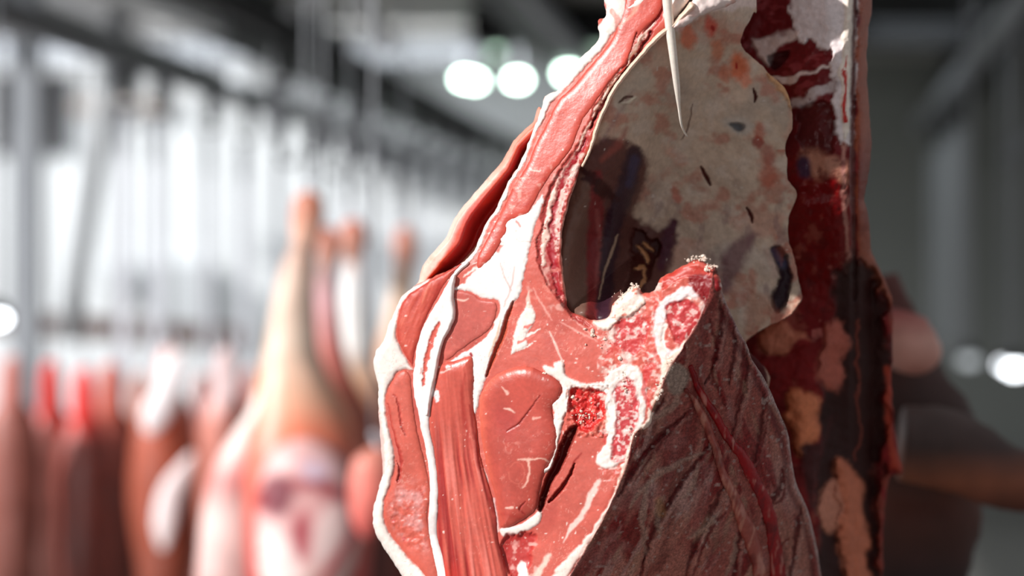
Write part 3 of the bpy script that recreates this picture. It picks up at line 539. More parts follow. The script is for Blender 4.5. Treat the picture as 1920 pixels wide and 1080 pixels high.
def paint_cav(p, e):
    X, Y = p.X, p.Y
    p.c[:] = lin((214, 188, 166)); p.mottle(60, .13, 505); p.mottle(18, .06, 506)
    p.mix(sm(.0, .5, fbm(X, Y, 85, 507, 3))*.55, (176, 160, 148)); p.mix(sm(.1, .5, fbm(X, Y, 60, 509, 3))*.5, (208, 142, 122))
    p.poly([(1130,100),(1230,60),(1240,130),(1190,190),(1150,200)], (190, 180, 168), soft=20, a=.5)
    p.mix(sm(.05,.5,fbm(X,Y,40,531,4))*.5, (222,204,190)); p.mix(sm(.1,.5,fbm(X,Y*1.3,48,533,4))*.6, (192,112,92)); p.mix(sm(200,0,Y)*sm(-.2,.4,fbm(X,Y,50,535,3))*.6, (218,146,112)); p.mix(sm(.2,.5,fbm(X*1.4,Y*.7,34,537,4))*sm(300,420,Y)*.5, (146,112,112))
    # top: fat, orange-red streaks
    p.poly([(1262,50),(1300,5),(1360,-20),(1420,-60),(1420,5),(1380,18),(1340,20),(1300,40),(1275,60)], (244, 222, 214), soft=5, warp=8)
    for x, y, r1, c, a in ((1290,70,16,(226,112,76),.8),(1332,50,12,(220,80,60),.8),(1345,95,13,(214,120,84),.7),(1385,125,17,(224,112,70),.9),(1400,150,10,(236,150,120),.9),(1360,140,12,(206,110,76),.7),(1382,125,4,(180,20,18),.9),(1335,55,4,(170,20,18),.9),(1422,265,10,(150,30,22),.8),(1425,245,12,(196,84,60),.6),(1440,290,14,(170,60,46),.6),(1440,330,16,(196,96,70),.7),(1268,365,10,(196,80,54),.6),(1410,520,10,(190,92,70),.5)):
        p.poly([(x-r1,y),(x-r1*.5,y-r1*1.5),(x+r1*.6,y-r1),(x+r1,y+r1*.4),(x+r1*.2,y+r1*1.5),(x-r1*.7,y+r1)], c, soft=r1*.5, warp=6, a=a)
    p.poly([(1350,226),(1392,218),(1412,238),(1390,256)], (206, 190, 176), soft=6); p.poly([(1366,232),(1388,230),(1396,240),(1386,248)], (84, 88, 96), soft=5, a=.9, dh=-.004, edge=10)
    # knife nicks
    for q, w_ in ((((1314,312),(1322,328),(1332,346)), [1.5, 4, 2]), (((1399,388),(1406,400),(1411,416)), [1, 4, 2]), (((1412,165),(1416,180),(1414,192)), [1, 3.5, 1])):
        p.line(q, w_, (96, 22, 18), soft=1.5, dh=-.004)
    p.line([(1161,192),(1172,183),(1186,180)], [1.5, 3, 2], (90, 60, 46), soft=1.2); p.line([(1168,193),(1180,190),(1192,181)], [2, 3.5, 1.5], (236, 222, 200), soft=1.2, dh=.002)
    p.line([(1298,195),(1290,240),(1278,262)], [1, 1.5, .8], (120, 90, 80), soft=1.2)
    # dark rib zone
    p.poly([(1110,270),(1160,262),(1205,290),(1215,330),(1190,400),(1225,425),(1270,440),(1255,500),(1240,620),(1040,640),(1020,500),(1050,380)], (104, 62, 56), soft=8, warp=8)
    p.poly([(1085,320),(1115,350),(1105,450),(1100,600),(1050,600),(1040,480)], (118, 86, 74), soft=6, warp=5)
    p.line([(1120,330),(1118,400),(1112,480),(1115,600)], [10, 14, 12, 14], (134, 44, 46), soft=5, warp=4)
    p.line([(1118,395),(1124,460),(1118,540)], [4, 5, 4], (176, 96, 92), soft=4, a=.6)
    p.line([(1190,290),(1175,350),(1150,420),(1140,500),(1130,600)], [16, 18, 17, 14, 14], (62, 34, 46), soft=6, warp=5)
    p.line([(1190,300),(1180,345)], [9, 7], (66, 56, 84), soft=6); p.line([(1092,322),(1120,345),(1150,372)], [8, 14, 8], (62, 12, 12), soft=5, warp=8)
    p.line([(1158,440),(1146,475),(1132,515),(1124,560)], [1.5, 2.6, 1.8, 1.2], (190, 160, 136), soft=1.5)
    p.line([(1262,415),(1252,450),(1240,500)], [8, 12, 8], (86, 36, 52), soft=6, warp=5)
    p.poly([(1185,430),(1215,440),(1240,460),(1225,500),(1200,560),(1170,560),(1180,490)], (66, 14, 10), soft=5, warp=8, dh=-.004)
    for q in (((1195,462),(1210,478),(1216,492)), ((1205,455),(1222,470)), ((1192,505),(1205,500),(1210,520)), ((1200,540),(1208,520))):
        p.line(q, [2, 4, 2], (200, 140, 96), soft=2, warp=4, dh=.003)
    p.line([(1186,170),(1150,230),(1130,262)], [2, 3, 2], (150, 110, 110), soft=6, a=.5); p.line([(1175,240),(1160,270),(1128,300)], [3, 8, 4], (170, 84, 72), soft=6, a=.6)
    # right: purple hollows
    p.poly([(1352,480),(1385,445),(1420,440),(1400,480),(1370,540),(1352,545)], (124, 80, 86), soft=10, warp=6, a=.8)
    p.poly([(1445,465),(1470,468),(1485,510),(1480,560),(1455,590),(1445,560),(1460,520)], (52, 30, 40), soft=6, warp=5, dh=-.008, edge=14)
    p.line([(1450,470),(1468,495)], [6, 8], (78, 74, 100), soft=5); p.line([(1435,470),(1452,505),(1450,520)], [4, 7, 4], (206, 176, 160), soft=4)
    p.poly([(1400,560),(1440,555),(1450,590),(1420,620),(1400,640)], (196, 140, 116), soft=10, a=.7); p.poly([(1405,640),(1425,650),(1440,720),(1410,700)], (90, 20, 22), soft=4)
    p.line([(1440,140),(1462,160),(1476,180),(1484,205)], [3, 7, 5, 2], (232, 176, 128), soft=4, warp=9, dh=.003, brk=.4)
    m = sm(.2, .5, fbm(X, Y, 26, 511, 3))*sm(40, 8, e)*(X > 1380)*(Y > 280); p.mix(m*.7, (190, 100, 80))
    p.flecks((222, 206, 196), .72, 9, 515, .7); p.r[:] = .38
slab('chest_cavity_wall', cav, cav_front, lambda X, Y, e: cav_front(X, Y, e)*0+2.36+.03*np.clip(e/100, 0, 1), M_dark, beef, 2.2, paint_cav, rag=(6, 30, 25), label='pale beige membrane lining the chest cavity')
# pale cut edge of the membrane along the strip
edge_rb = ribbon([(1300,8),(1262,48),(1237,66),(1193,114),(1153,166),(1123,228),(1108,276),(1092,312)], [6, 5, 5, 4, 4, 4, 3, 2])
def paint_mem(p, e): p.c[:] = lin((236, 206, 184)); p.mottle(14, .1, 520)
slab('membrane_edge', edge_rb, lambda X, Y, e: D0(X, Y)-.001-.003*np.clip(e/4, 0, 1), lambda X, Y, e: D0(X, Y)+.02, M_flesh, beef, STEP, paint_mem, rag=(1.5, 10, 27), label='pale cut edge of the chest lining')

lobe = [(1262,52),(1276,30),(1300,0),(1320,-45),(1390,-70),(1392,-20),(1378,4),(1350,16),(1325,24),(1300,38),(1280,50)]  # lobe added well forward so the sun whitens the cavity top
def paint_lobe(p, e):
    p.c[:] = lin((246, 226, 220)); p.mottle(20, .06, 541); p.mix(sm(.1, .5, fbm(p.X, p.Y, 24, 543, 3))*.6, (236, 168, 150)); p.line([(1262,40),(1285,15),(1300,-20)], [3, 4, 5], (190, 50, 50), soft=3)
slab('sun_catch_lobe', lobe, lambda X, Y, e: 2.155-.44*(X-700)*PX*.0-.225+.09*(X-1262)*PX+.012-.006*np.sqrt(np.clip(1-(1-np.clip(e/14, 0, 1))**2, 0, 1))+.12-.002*fbm(X, Y, 22, 545, 3), lambda X, Y, e: 2.10+0*X, M_flesh, beef, STEP, paint_lobe, rag=(2.5, 12, 35), label='white fat lobe added to catch the sun at the top of the cavity')

# spine side: sawn bone strip, dark muscle, brown fat back
spine = [(1385,-260),(1375,200),(1380,600),(1390,800),(1420,1000),(1430,1290),(1650,1290),(1655,1080),(1657,980),(1668,900),(1690,888),(1692,870),(1683,841),(1676,780),(1671,715),(1674,640),(1674,570),(1668,545),(1658,520),(1640,485),(1633,463),(1628,400),(1621,367),(1630,315),(1634,259),(1629,200),(1625,130),(1628,56),(1636,0),(1640,-260)]
def sp_front(X, Y, e):
    base = 2.225-.055*sm(1400, 1585, X)*sm(620, 300, Y)+.02*sm(300, 560, Y)+.012*sm(1590, 1606, X)+.03*sm(1606, 1640, X)
    base = base+.075*sm(560, 900, Y)*sm(1500, 1620, X)+.04*sm(380, 560, Y)
    r = (1-np.sqrt(np.clip(1-(1-np.clip(e/22, 0, 1))**2, 0, 1)))*.02
    return base+r-.004*fbm(X, Y, 40, 601, 3)-.0015*fbm(X, Y, 12, 603, 3)
def paint_sp(p, e):
    X, Y = p.X, p.Y; p.c[:] = lin((128, 16, 18)); p.mottle(40, .25, 605)
    # upper dark muscle with fat between
    p.poly([(1380,-260),(1600,-260),(1600,270),(1560,290),(1480,290),(1380,290)], (116, 20, 26), soft=6)
    f = fbm(X*.5+Y*.9, Y*.9-X*.45, 20, 607, 3); p.mix(sm(.15, .45, f)*((Y < 250) & (X < 1570))*.5, (168, 70, 76))
    p.poly([(1470,-60),(1480,20),(1500,70),(1530,80),(1555,100),(1560,150),(1555,190),(1565,230),(1575,262),(1600,250),(1602,-100)], (240, 226, 226), soft=3, warp=16, wsc=20, dh=.004)
    p.poly([(1412,72),(1440,62),(1500,58),(1495,72),(1460,82),(1448,110),(1440,122),(1425,95)], (238, 214, 208), soft=4, warp=12, wsc=34, dh=.003)
    p.line([(1452,148),(1480,155),(1520,130),(1560,122)], [3, 6, 2, 3], (236, 214, 208), warp=12, wsc=34, soft=2); p.line([(1480,200),(1510,190),(1530,175),(1562,160)], [8, 6, 8, 8], (206, 190, 190), warp=16, wsc=34, soft=4, brk=.4)
    p.line([(1505,215),(1522,200)], [6, 5], (246, 232, 214), soft=3); p.poly([(1440,105),(1480,95),(1470,120),(1450,130)], (50, 10, 14), soft=5, a=.8, dh=-.006)
    p.poly([(1500,205),(1560,190),(1570,240),(1565,282),(1510,285),(1490,260)], (90, 22, 24), soft=7, warp=16, wsc=34, dh=-.004)
    # middle
    p.poly([(1500,288),(1560,285),(1585,300),(1590,345),(1560,345),(1520,330)], (186, 126, 104), soft=9, warp=18, wsc=34)
    p.poly([(1495,300),(1515,296),(1520,345),(1500,360)], (70, 40, 66), soft=7)
    p.poly([(1480,350),(1520,335),(1575,350),(1585,440),(1588,560),(1560,620),(1510,620),(1490,560),(1478,430)], (120, 4, 8), soft=10, warp=20, wsc=34)
    p.flecks((208, 120, 110), .45, 20, 611, .6, where=((Y > 480) & (Y < 640) & (X > 1490))*1.0)
    # sawn bone strip and dark line beside it
    p.line([(1592,-260),(1590,0),(1586,120),(1585,200),(1582,258)], [13, 12, 12, 9, 4], (252, 236, 222), soft=2, warp=9, wsc=34, dh=.003)
    p.line([(1583,100),(1584,160),(1582,230)], [1, 3, 4], (206, 50, 44), warp=11, wsc=34, soft=2, brk=.5)
    p.line([(1580,270),(1584,350),(1590,450),(1588,540)], [4, 5, 4, 3], (190, 130, 118), soft=3, warp=9, wsc=34, brk=.3)
    p.line([(1604,-260),(1603,0),(1600,100),(1599,250),(1600,400),(1602,560)], [5, 4, 4, 5, 5, 5], (96, 44, 40), soft=4, dh=-.003)
    p.poly([(1610,-260),(1609,0),(1606,120),(1606,260),(1608,380),(1612,470),(1660,560),(1720,560),(1700,-260)], (158, 74, 44), soft=4, warp=9, wsc=34)
    p.mix(sm(200, 330, Y)*sm(470, 400, Y)*(X > 1607)*.7, (120, 32, 24))
    p.flecks((168, 88, 62), .1, 30, 613, .35, ax=1.6, ay=.6, where=(X > 1607)*1.0)
    # lower: dark brown hollow, pale fat lobes
    p.mix(sm(.15,.5,fbm(X,Y,34,631,4))*sm(280,330,Y)*(X<1595)*.45, (176,96,80)); p.mix(sm(.1,.4,fbm(X,Y,22,633,4))*(Y>280)*(X<1600)*.6, (96,10,14))
    p.poly([(1560,560),(1600,470),(1640,520),(1668,640),(1665,780),(1650,900),(1640,1290),(1540,1290),(1530,900),(1540,700)], (50, 14, 11), soft=14, warp=20, wsc=34, dh=-.012, edge=30)
    p.line([(1610,600),(1612,720),(1608,860)], [2, 3, 2], (120, 52, 40), soft=3, warp=12, wsc=34, brk=.4); p.line([(1664,690),(1670,800),(1680,870)], [5, 7, 9], (170, 60, 40), soft=5, warp=11, wsc=34)
    p.poly([(1426,620),(1470,605),(1510,620),(1510,650),(1470,670),(1430,660)], (206, 124, 98), soft=7, warp=16, wsc=34, dh=.008, edge=24)
    p.poly([(1475,650),(1530,640),(1545,700),(1510,730),(1480,705)], (128, 18, 20), soft=8, warp=16, wsc=34)
    p.poly([(1545,600),(1580,600),(1585,700),(1570,740),(1545,720),(1535,660)], (188, 100, 84), soft=8, warp=18, wsc=34, dh=.006, edge=24)
    p.poly([(1475,740),(1510,735),(1535,760),(1535,800),(1515,840),(1495,850),(1482,810)], (224, 130, 90), soft=7, warp=14, wsc=34, dh=.014, edge=28)
    p.poly([(1500,840),(1540,830),(1560,780),(1530,900),(1520,950)], (70, 22, 22), soft=8)
    p.poly([(1560,870),(1590,860),(1612,890),(1622,960),(1625,1080),(1628,1290),(1575,1290),(1580,1080),(1572,960)], (206, 118, 88), soft=7, warp=16, wsc=34, dh=.016, edge=26)
    p.poly([(1545,920),(1565,900),(1578,950),(1572,995),(1545,1000),(1535,970)], (204, 132, 108), soft=6, warp=12, wsc=34, dh=.01, edge=20)
    p.mottle(22, .15, 620); p.mottle(8, .07, 621); p.r[:] = .4+.3*sm(480, 620, Y)
slab('spine_section', spine, sp_front, lambda X, Y, e: sp_front(X, Y, e)+.02+.06*np.clip(e/80, 0, 1), M_dark, beef, 2.6, paint_sp, rag=(3, 18, 31), label='sawn spine side with pale bone strip and brown fat back')

# outer back of the carcass: closes the body behind everything
hullp = [(1400,-150),(1230,-20),(1140,60),(1100,130),(1030,240),(960,350),(900,450),(820,540),(760,600),(722,680),(724,800),(728,900),(716,970),(760,1070),(830,1170),(930,1250),(1100,1290),(1640,1290),(1645,1080),(1660,800),(1655,560),(1615,400),(1618,200),(1620,0),(1625,-260)]
def paint_hull(p, e): p.c[:] = lin((206, 150, 128)); p.mix(sm(1450, 1520, p.X), (120, 56, 36)); p.mottle(60, .2, 701); p.flecks((150, 50, 40), .2, 50, 703, .4)
slab('outer_fat_cover', hullp, lambda X, Y, e: np.where(X > 1380, 2.36+.12*sm(500, 900, Y), D0(X, Y)+.04+.24*sm(0, 150, e)), lambda X, Y, e: 2.26+.14*sm(700, 1300, X)+.20*np.sqrt(np.clip(1-(1-np.clip(e/300, 0, 1))**2, 0, 1)), M_dark, beef, 8, paint_hull, rag=(0, 1, 1))

# dangling white strip of fat in front of the cavity
def tube(name, pts, rad, m, parent=None, seg=10, label=None, caps=True, smoothn=5, flat=1.0, colr=None):
    pts = [Vector(p) for p in pts]; P_ = np.array(pts); 
    if smoothn > 1: P_ = np.stack([smooth_poly(np.stack([P_[:, i], P_[:, i]], 1), smoothn, False)[:, 0] for i in range(3)], 1)
    R_ = np.interp(np.linspace(0, 1, len(P_)), np.linspace(0, 1, len(rad)), rad) if np.size(rad) > 1 else np.full(len(P_), float(rad))
    T = np.gradient(P_, axis=0); T /= np.linalg.norm(T, axis=1)[:, None]+1e-12
    up = np.array([0, 0, 1.0]) if abs(T[0][2]) < .9 else np.array([0, 1.0, 0]); V = []; n0 = np.cross(T[0], up); n0 /= np.linalg.norm(n0)
    for i in range(len(P_)):
        n0 = n0-T[i]*np.dot(n0, T[i]); n0 /= np.linalg.norm(n0)+1e-12; b = np.cross(T[i], n0)
        for k in range(seg):
            a = 2*math.pi*k/seg; V.append(P_[i]+R_[i]*(n0*math.cos(a)+b*math.sin(a)*flat))
    F = [(i*seg+k, i*seg+(k+1) % seg, (i+1)*seg+(k+1) % seg, (i+1)*seg+k) for i in range(len(P_)-1) for k in range(seg)]
    F += [tuple(range(seg))[::-1], tuple((len(P_)-1)*seg+k for k in range(seg))]
    me = bpy.data.meshes.new(name); me.from_pydata([tuple(v) for v in V], [], F); me.polygons.foreach_set('use_smooth', [True]*len(F))
    if colr is not None:
        ca = me.color_attributes.new('tint', 'FLOAT_COLOR', 'POINT'); c = tuple(lin(colr))+(.4,)
        for d in ca.data: d.color = c
    o = new_obj(name, me, m, parent)
    if label: o['label'] = label
    return o
tube('fat_strand', [P(1249, -40, 2.06), P(1251, 0, 2.06), P(1257, 60, 2.065), P(1263, 110, 2.07), P(1269, 160, 2.08), P(1273, 200, 2.09), P(1278, 235, 2.10), P(1288, 256, 2.115)],
     [.005, .0042, .004, .0034, .0028, .0014, .0009, .0007], M_flesh, beef, label='dangling white strand of fat', colr=(250, 238, 226))
# crumbs of bone and fat along the sawn edge
bm = bmesh.new(); rc = random.Random(5)
spots = [(1308,484,20,7,60),(1332,500,12,8,34),(1190,540,10,9,40),(1168,556,16,10,30),(1262,688,12,16,40),(1238,735,8,26,24),(1100,780,26,26,30),(1172,720,14,22,24),(1184,830,8,30,16),(1030,698,12,7,18),(1120,640,40,24,18)]
for x, y, sx, sy, n in spots:
    for _ in range(n):
        px, py = rc.gauss(x, sx*.5), rc.gauss(y, sy*.5)
        if not inside(np.array([px]), np.array([py+2]), np.array(face, float))[0] and not (480 < py < 560): continue
        d = float(D0(np.array([px]), np.array([py]))[0])-.001; r = .0004+.0011*rc.random()**2.5
        if py < 505 or (py < 560 and px < 1220): d += .003
        b = bmesh.ops.create_icosphere(bm, subdivisions=1, radius=r); q = P(px, py, d); sx_, sy_, sz_ = rc.uniform(.5, 1.6), rc.uniform(.5, 1.1), rc.uniform(.5, 1.6)
        for v in b['verts']: v.co = Vector(q)+Vector((v.co.x*sx_, v.co.y*sy_, v.co.z*sz_))*rc.uniform(.7, 1.3)
M_crumb = mat('bone_crumbs', (246, 224, 208), .5, 0, .12, 300)
bm_obj('bone_crumbs', bm, M_crumb, beef, kind='stuff', label='pale sawn bone and fat crumbs')
for ch in beef.children: keep(ch)

# ================================================================== the hall behind
sheared_box('sun_block_wall', (-1.55, -1.30), (1.62, 2.75), (0, 3.1), M_wall, kind='structure')   # unseen blocker added to keep the sun off the dark right carcass
def rail_x(xr, Y): return xr+VX*Y
def rail_Y(px, xr): return xr/((px-960)*K-VX)
def beam(name, xr, z0, z1, wd, m, label, cat, y0=5.2, y1=16.9, group=None):
    bm = bmesh.new(); c = (z0+z1)/2; h = z1-z0; t = min(.02, h*.2)
    box(bm, xr-wd/2, xr+wd/2, y0, y1, z0, z0+t); box(bm, xr-wd/2, xr+wd/2, y0, y1, z1-t, z1); box(bm, xr-wd*.12, xr+wd*.12, y0, y1, z0+t, z1-t)
    for v in bm.verts: v.co.x += VX*v.co.y
    o = bm_obj(name, bm, m, label=label, category=cat)
    if group: o['group'] = group
    return o
def solid_rail(name, xr, z0, z1, wd, m, label, cat, y0=5.2, y1=16.9):
    bm = bmesh.new(); box(bm, xr-wd/2, xr+wd/2, y0, y1, z0, z1)
    bmesh.ops.bevel(bm, geom=bm.edges[:], offset=min(wd, z1-z0)*.18, segments=2, affect='EDGES')
    for v in bm.verts: v.co.x += VX*v.co.y
    return bm_obj(name, bm, m, label=label, category=cat)
def cross_beam(px0, px1, Y, z0, z1, m, label):
    bm = bmesh.new(); x0 = (px0-960)*K*Y; x1 = (px1-960)*K*Y; t = .025
    box(bm, x0, x1, Y-.1, Y+.1, z0, z0+t); box(bm, x0, x1, Y-.1, Y+.1, z1-t, z1); box(bm, x0, x1, Y-.012, Y+.012, z0+t, z1-t)
    return bm_obj('cross_beam', bm, m, label=label, category='beam')
solid_rail('overhead_rail', -3.42, 2.70, 2.80, .12, M_white, 'bright white overhead rail crossing the top left corner', 'rail')
solid_rail('overhead_rail', -2.2, 2.23, 2.31, .06, M_galv, 'grey overhead rail carrying the long rods of the far left row', 'rail')
beam('support_beam', -2.2, 2.46, 2.62, .14, M_white, 'pale beam above the far left rail, near half towards the top left corner', 'beam', y1=9.2)
beam('support_beam', -2.2, 2.46, 2.66, .14, M_darksteel, 'dark beam continuing behind the pale one above the far left rail', 'beam', y0=9.25)
beam('support_beam', -2.9, 2.84, 3.08, .22, M_darksteel, 'dark steel beam under the ceiling, left of the lamps', 'beam')
beam('support_beam', -1.35, 2.84, 3.08, .2, M_darksteel, 'dark steel beam under the ceiling, running past the round lamps', 'beam')
solid_rail('overhead_rail', -.98, 2.56, 2.64, .07, M_galv, 'grey overhead rail above the nearest pork legs', 'rail', y0=3.5)
solid_rail('overhead_rail', .9, 2.56, 2.66, .08, M_galv, 'grey overhead rail in shade on the right side', 'rail')
beam('support_beam', 1.12, 2.76, 3.0, .2, M_darksteel, 'dark steel beam beside the right hand rail', 'beam')
solid_rail('overhead_rail', 1.5, 2.38, 2.46, .08, M_galv, 'second grey overhead rail at the far right edge', 'rail')
cross_beam(880, 2400, 13.6, 2.86, 3.09, M_darksteel, 'dark cross beam under the ceiling, passing behind the beef')
cross_beam(-200, 900, 15.6, 2.95, 3.09, M_galv, 'grey cross beam under the ceiling on the left')
cross_beam(1500, 2300, 11.8, 2.90, 3.09, M_darksteel, 'dark cross beam in the top right corner, nearest of the cross beams')

# far lamps
M_lamp = mat('lamp_glass', (222, 255, 236), .4, emit=22)
M_lampdim = mat('lamp_glass_dim', (190, 225, 200), .4, emit=1.1)
def lamp(px, py, Y, r, label, m=M_lamp, rod_top=3.1):
    c = Vector(P(px, py, Y)); o = empty('round_lamp', c, label, 'lamp', None)
    bm = bmesh.new(); bmesh.ops.create_uvsphere(bm, u_segments=16, v_segments=10, radius=r)
    for v in bm.verts: v.co.z *= .6; v.co += c
    g = bm_obj('lamp_glass', bm, m, o, True)
    bm = bmesh.new(); bmesh.ops.create_cone(bm, segments=20, radius1=r*1.35, radius2=r*.4, depth=r*1.2, cap_ends=True)
    for v in bm.verts: v.co.z += r*1.1; v.co += c
    h = bm_obj('lamp_shade', bm, M_darksteel, o)
    bm = bmesh.new(); bmesh.ops.create_cone(bm, segments=10, radius1=.008, radius2=.008, depth=rod_top-c.z-r*1.2, cap_ends=True)
    for v in bm.verts: v.co += Vector((c.x, c.y, (rod_top+c.z+r*1.2)/2))
    k = bm_obj('stem', bm, M_galv, o)
    for q in (g, h, k): keep(q)
lamp(872, 148, 14.6, .05, 'left round glowing lamp of the pair left of the beef')
lamp(890, 152, 15.6, .05, 'round glowing lamp just behind and touching the left lamp')
lamp(970, 150, 14.6, .05, 'round glowing lamp nearer the beef, right of the pair')
lamp(1066, 138, 14.7, .055, 'round glowing lamp half hidden by the beef strip')
bm = bmesh.new(); c = Vector(P(1082, 84, 14.3)); box(bm, c.x-.13, c.x+.16, c.y-.05, c.y+.05, c.z-.07, c.z+.07)
bm_obj('box_lamp', bm, M_lampdim, label='dim greenish box lamp above the half hidden round lamp', category='lamp')
lamp(930, 98, 15.2, .04, 'small dim lamp above the gap between the bright pair', m=M_lampdim)

# column, struts
bm = bmesh.new(); Yc = 9.0; c = P(52, 540, Yc); box(bm, c[0]-.05, c[0]+.05, Yc-.05, Yc+.05, 0, 3.1)
bmesh.ops.bevel(bm, geom=bm.edges[:], offset=.01, segments=2, affect='EDGES')
bm_obj('steel_column', bm, mat('grey_post_paint', (150, 154, 160), .5, 0, .08, 6), label='grey steel column at the far left edge', category='column')
tube('hanging_bar', [P(261, -186, 10), P(165, 380, 10), P(128, 640, 10)], [.045, .045, .045], mat('pale_grey_paint', (165, 168, 172), .5, 0, .06, 6), smoothn=1)
o = COL.objects['hanging_bar']; o['label'] = 'slanting pale grey bar right of the steel column'; o['category'] = 'bar'
M_brown = mat('brown_rail_paint', (96, 76, 72), .6, 0, .25, 5)
bm = bmesh.new(); a = Vector(P(-60, 598, 12)); b_ = Vector(P(480, 636, 12)); box(bm, 0, 1, -.03, .03, -.055, .055)
for v in bm.verts: t = v.co.x; v.co = Vector((a.x+(b_.x-a.x)*t, 12+v.co.y, a.z+(b_.z-a.z)*t+v.co.z))
bm_obj('low_rail', bm, M_brown, label='brown horizontal low rail behind the far left meat row', category='rail')
M_cab = mat('pale_cabinet_paint', (176, 180, 184), .5, 0, .05, 4)
for (x0, x1, y0, y1, lb) in ((203, 262, 495, 548, 'small pale grey box on the white wall, left one'), (298, 395, 493, 612, 'larger pale grey wall box, right of the small one')):
    bm = bmesh.new(); q = P(x0, y0, 16.85); w_ = P(x1, y1, 16.85); box(bm, q[0], w_[0], 16.7, 16.995, w_[2], q[2])
    bmesh.ops.bevel(bm, geom=bm.edges[:], offset=.02, segments=2, affect='EDGES')
    bm_obj('wall_box', bm, M_cab, label=lb, category='box')
bm = bmesh.new(); q = P(135, 186, 16.9); w_ = P(320, 212, 16.9); box(bm, q[0], w_[0], 16.9, 16.995, w_[2], q[2])
bm_obj('wall_pipe_cover', bm, mat('beige_cover', (176, 166, 160), .6), label='beige horizontal cover strip on the white wall beside the dark doorway', category='cover')

# ---- hanging rods with roller trolleys
M_rod = mat('rod_steel', (214, 217, 226), .5, 0, .05, 20)
M_rodd = mat('rod_steel_dark', (170, 174, 176), .45, .2, .08, 20)
def rod_proto(L, wd, m, mt):
    o = empty('hook_rod', (0, 0, 0), 'x', 'hook')
    bm = bmesh.new(); box(bm, -wd/2, wd/2, -wd*.2, wd*.2, -L, -.12); bm_obj('rod', bm, m, o)
    tube('hook', [(0, 0, -L+.02), (0, 0, -L-.03), (.02, 0, -L-.07), (.055, 0, -L-.06), (.06, 0, -L-.02)], [.009, .009, .009, .008, .004], m, o, seg=8)
    bm = bmesh.new(); bmesh.ops.create_cone(bm, segments=20, radius1=.05, radius2=.05, depth=.03, cap_ends=True)
    for v in bm.verts: v.co = Vector((v.co.z+.01, v.co.y, v.co.x-.052))
    bm_obj('roller', bm, mt, o, True)
    bm = bmesh.new(); box(bm, .03, .042, -.02, .02, -.14, -.01); box(bm, -.02, .042, -.02, .02, -.14, -.125); bm_obj('bracket', bm, mt, o)
    return o
def copy_thing(o, loc, label=None, group=None, scale=None):
    r = o.copy(); COL.objects.link(r); r.location = loc
    for ch in o.children:
        c = ch.copy(); COL.objects.link(c); c.parent = r
    if label: r['label'] = label
    if group: r['group'] = group
    if scale: r.scale = scale
    return r
proto = rod_proto(1.0, .038, M_rod, M_darksteel)
pxs = [232, 292, 388, 458, 520, 580, 640, 690, 735, 775, 810]
for i, px in enumerate(pxs):
    Y = rail_Y(px, -2.2); loc = (rail_x(-2.2, Y), Y, 2.228)
    o = proto if i == 0 else copy_thing(proto, loc)
    o.location = loc; o['label'] = 'long pale rod with roller hanging from the far left rail before the white wall'; o['group'] = 'long rods on the far left rail'
proto2 = rod_proto(.30, .055, M_galv, M_darksteel)
for i, px in enumerate([520, 610, 668, 722, 775, 812, 850, 885, 915, 940]):
    Y = rail_Y(px, -1.55); loc = (rail_x(-1.55, Y), Y, 2.248)
    o = proto2 if i == 0 else copy_thing(proto2, loc)
    o.location = loc; o['label'] = 'short empty hook hanging on the dark middle rail left of the beef'; o['group'] = 'short empty hooks on the middle rail'
solid_rail('overhead_rail', -1.55, 2.25, 2.33, .06, M_darksteel, 'dark middle overhead rail with short empty hooks, left of the beef', 'rail')
proto3 = rod_proto(1.0, .035, M_rodd, M_darksteel)
for i, px in enumerate([1748, 1766, 1784, 1800]):
    Y = rail_Y(px, .9) if 0 else (.9/((px-960)*K-VX)); loc = (rail_x(.9, Y), Y, 2.556)
    o = proto3 if i == 0 else copy_thing(proto3, loc, scale=(1, 1, 1.35))
    o.scale = (1, 1, 1.35); o.location = loc
    o['label'] = 'dim grey rod hanging from the shaded right hand rail'; o['group'] = 'rods on the right rail'
# pale steel fittings, then round spots that glow by themselves
def hang(name, pts, rad, m, label, cat='bracket'):
    o = tube(name, pts, rad, m, smoothn=1); o['label'] = label; o['category'] = cat; return o
def capsule(name, p0, p1, r, m, label, cat='fitting', group=None, via=None):
    a, b = Vector(p0), Vector(p1); n = 5; pts = [a+(b-a)*t for t in np.linspace(0, 1, n)]
    if via: pts = [Vector(via)]+pts
    o = tube(name, pts, ([r*.15] if via else [])+[r*.6, r, r, r, r*.6], m, smoothn=2); o['label'] = label; o['category'] = cat
    if group: o['group'] = group
    return o
hang('hanging_bracket', [Vector((-.475, 8.3, 2.835)), P(548, 8, 8.3), P(540, 34, 8.3), P(528, 120, 8.3), P(516, 205, 8.3)], [.008, .012, .04, .035, .03], M_white, 'pale upright bracket hanging from the dark beam, left of centre')
capsule('rail_joint', P(690, 25, 7.0), P(738, 92, 7.0), .028, M_white, via=(-.547, 7.0, 2.845), label='slanting pale rail joint under the ceiling', cat='bracket')
capsule('hanging_bracket', (-.53, 7.2, 2.835), P(588, 22, 7.2), .03, M_white, 'short pale bracket cut by the top edge', 'bracket')
capsule('hanging_bracket', (rail_x(-1.55, 9), 9, 2.245), P(652, 268, 9), .04, M_galv, 'stubby grey bracket below the middle rail', 'bracket')
def shiny(px, py, Y, r, label):
    bm = bmesh.new(); bmesh.ops.create_icosphere(bm, subdivisions=3, radius=r)
    for v in bm.verts: v.co.z *= 1.3; v.co += Vector(P(px, py, Y))
    bm_obj('shiny_hook_eye', bm, M_chrome, None, True, label=label, category='hook')
M_spot = mat('spot_glow', (245, 250, 255), .3, emit=9)  # small bright spots, built as emitting spheres under a shade and stem
M_spotd = mat('spot_glow_dim', (215, 222, 226), .3, emit=.9)
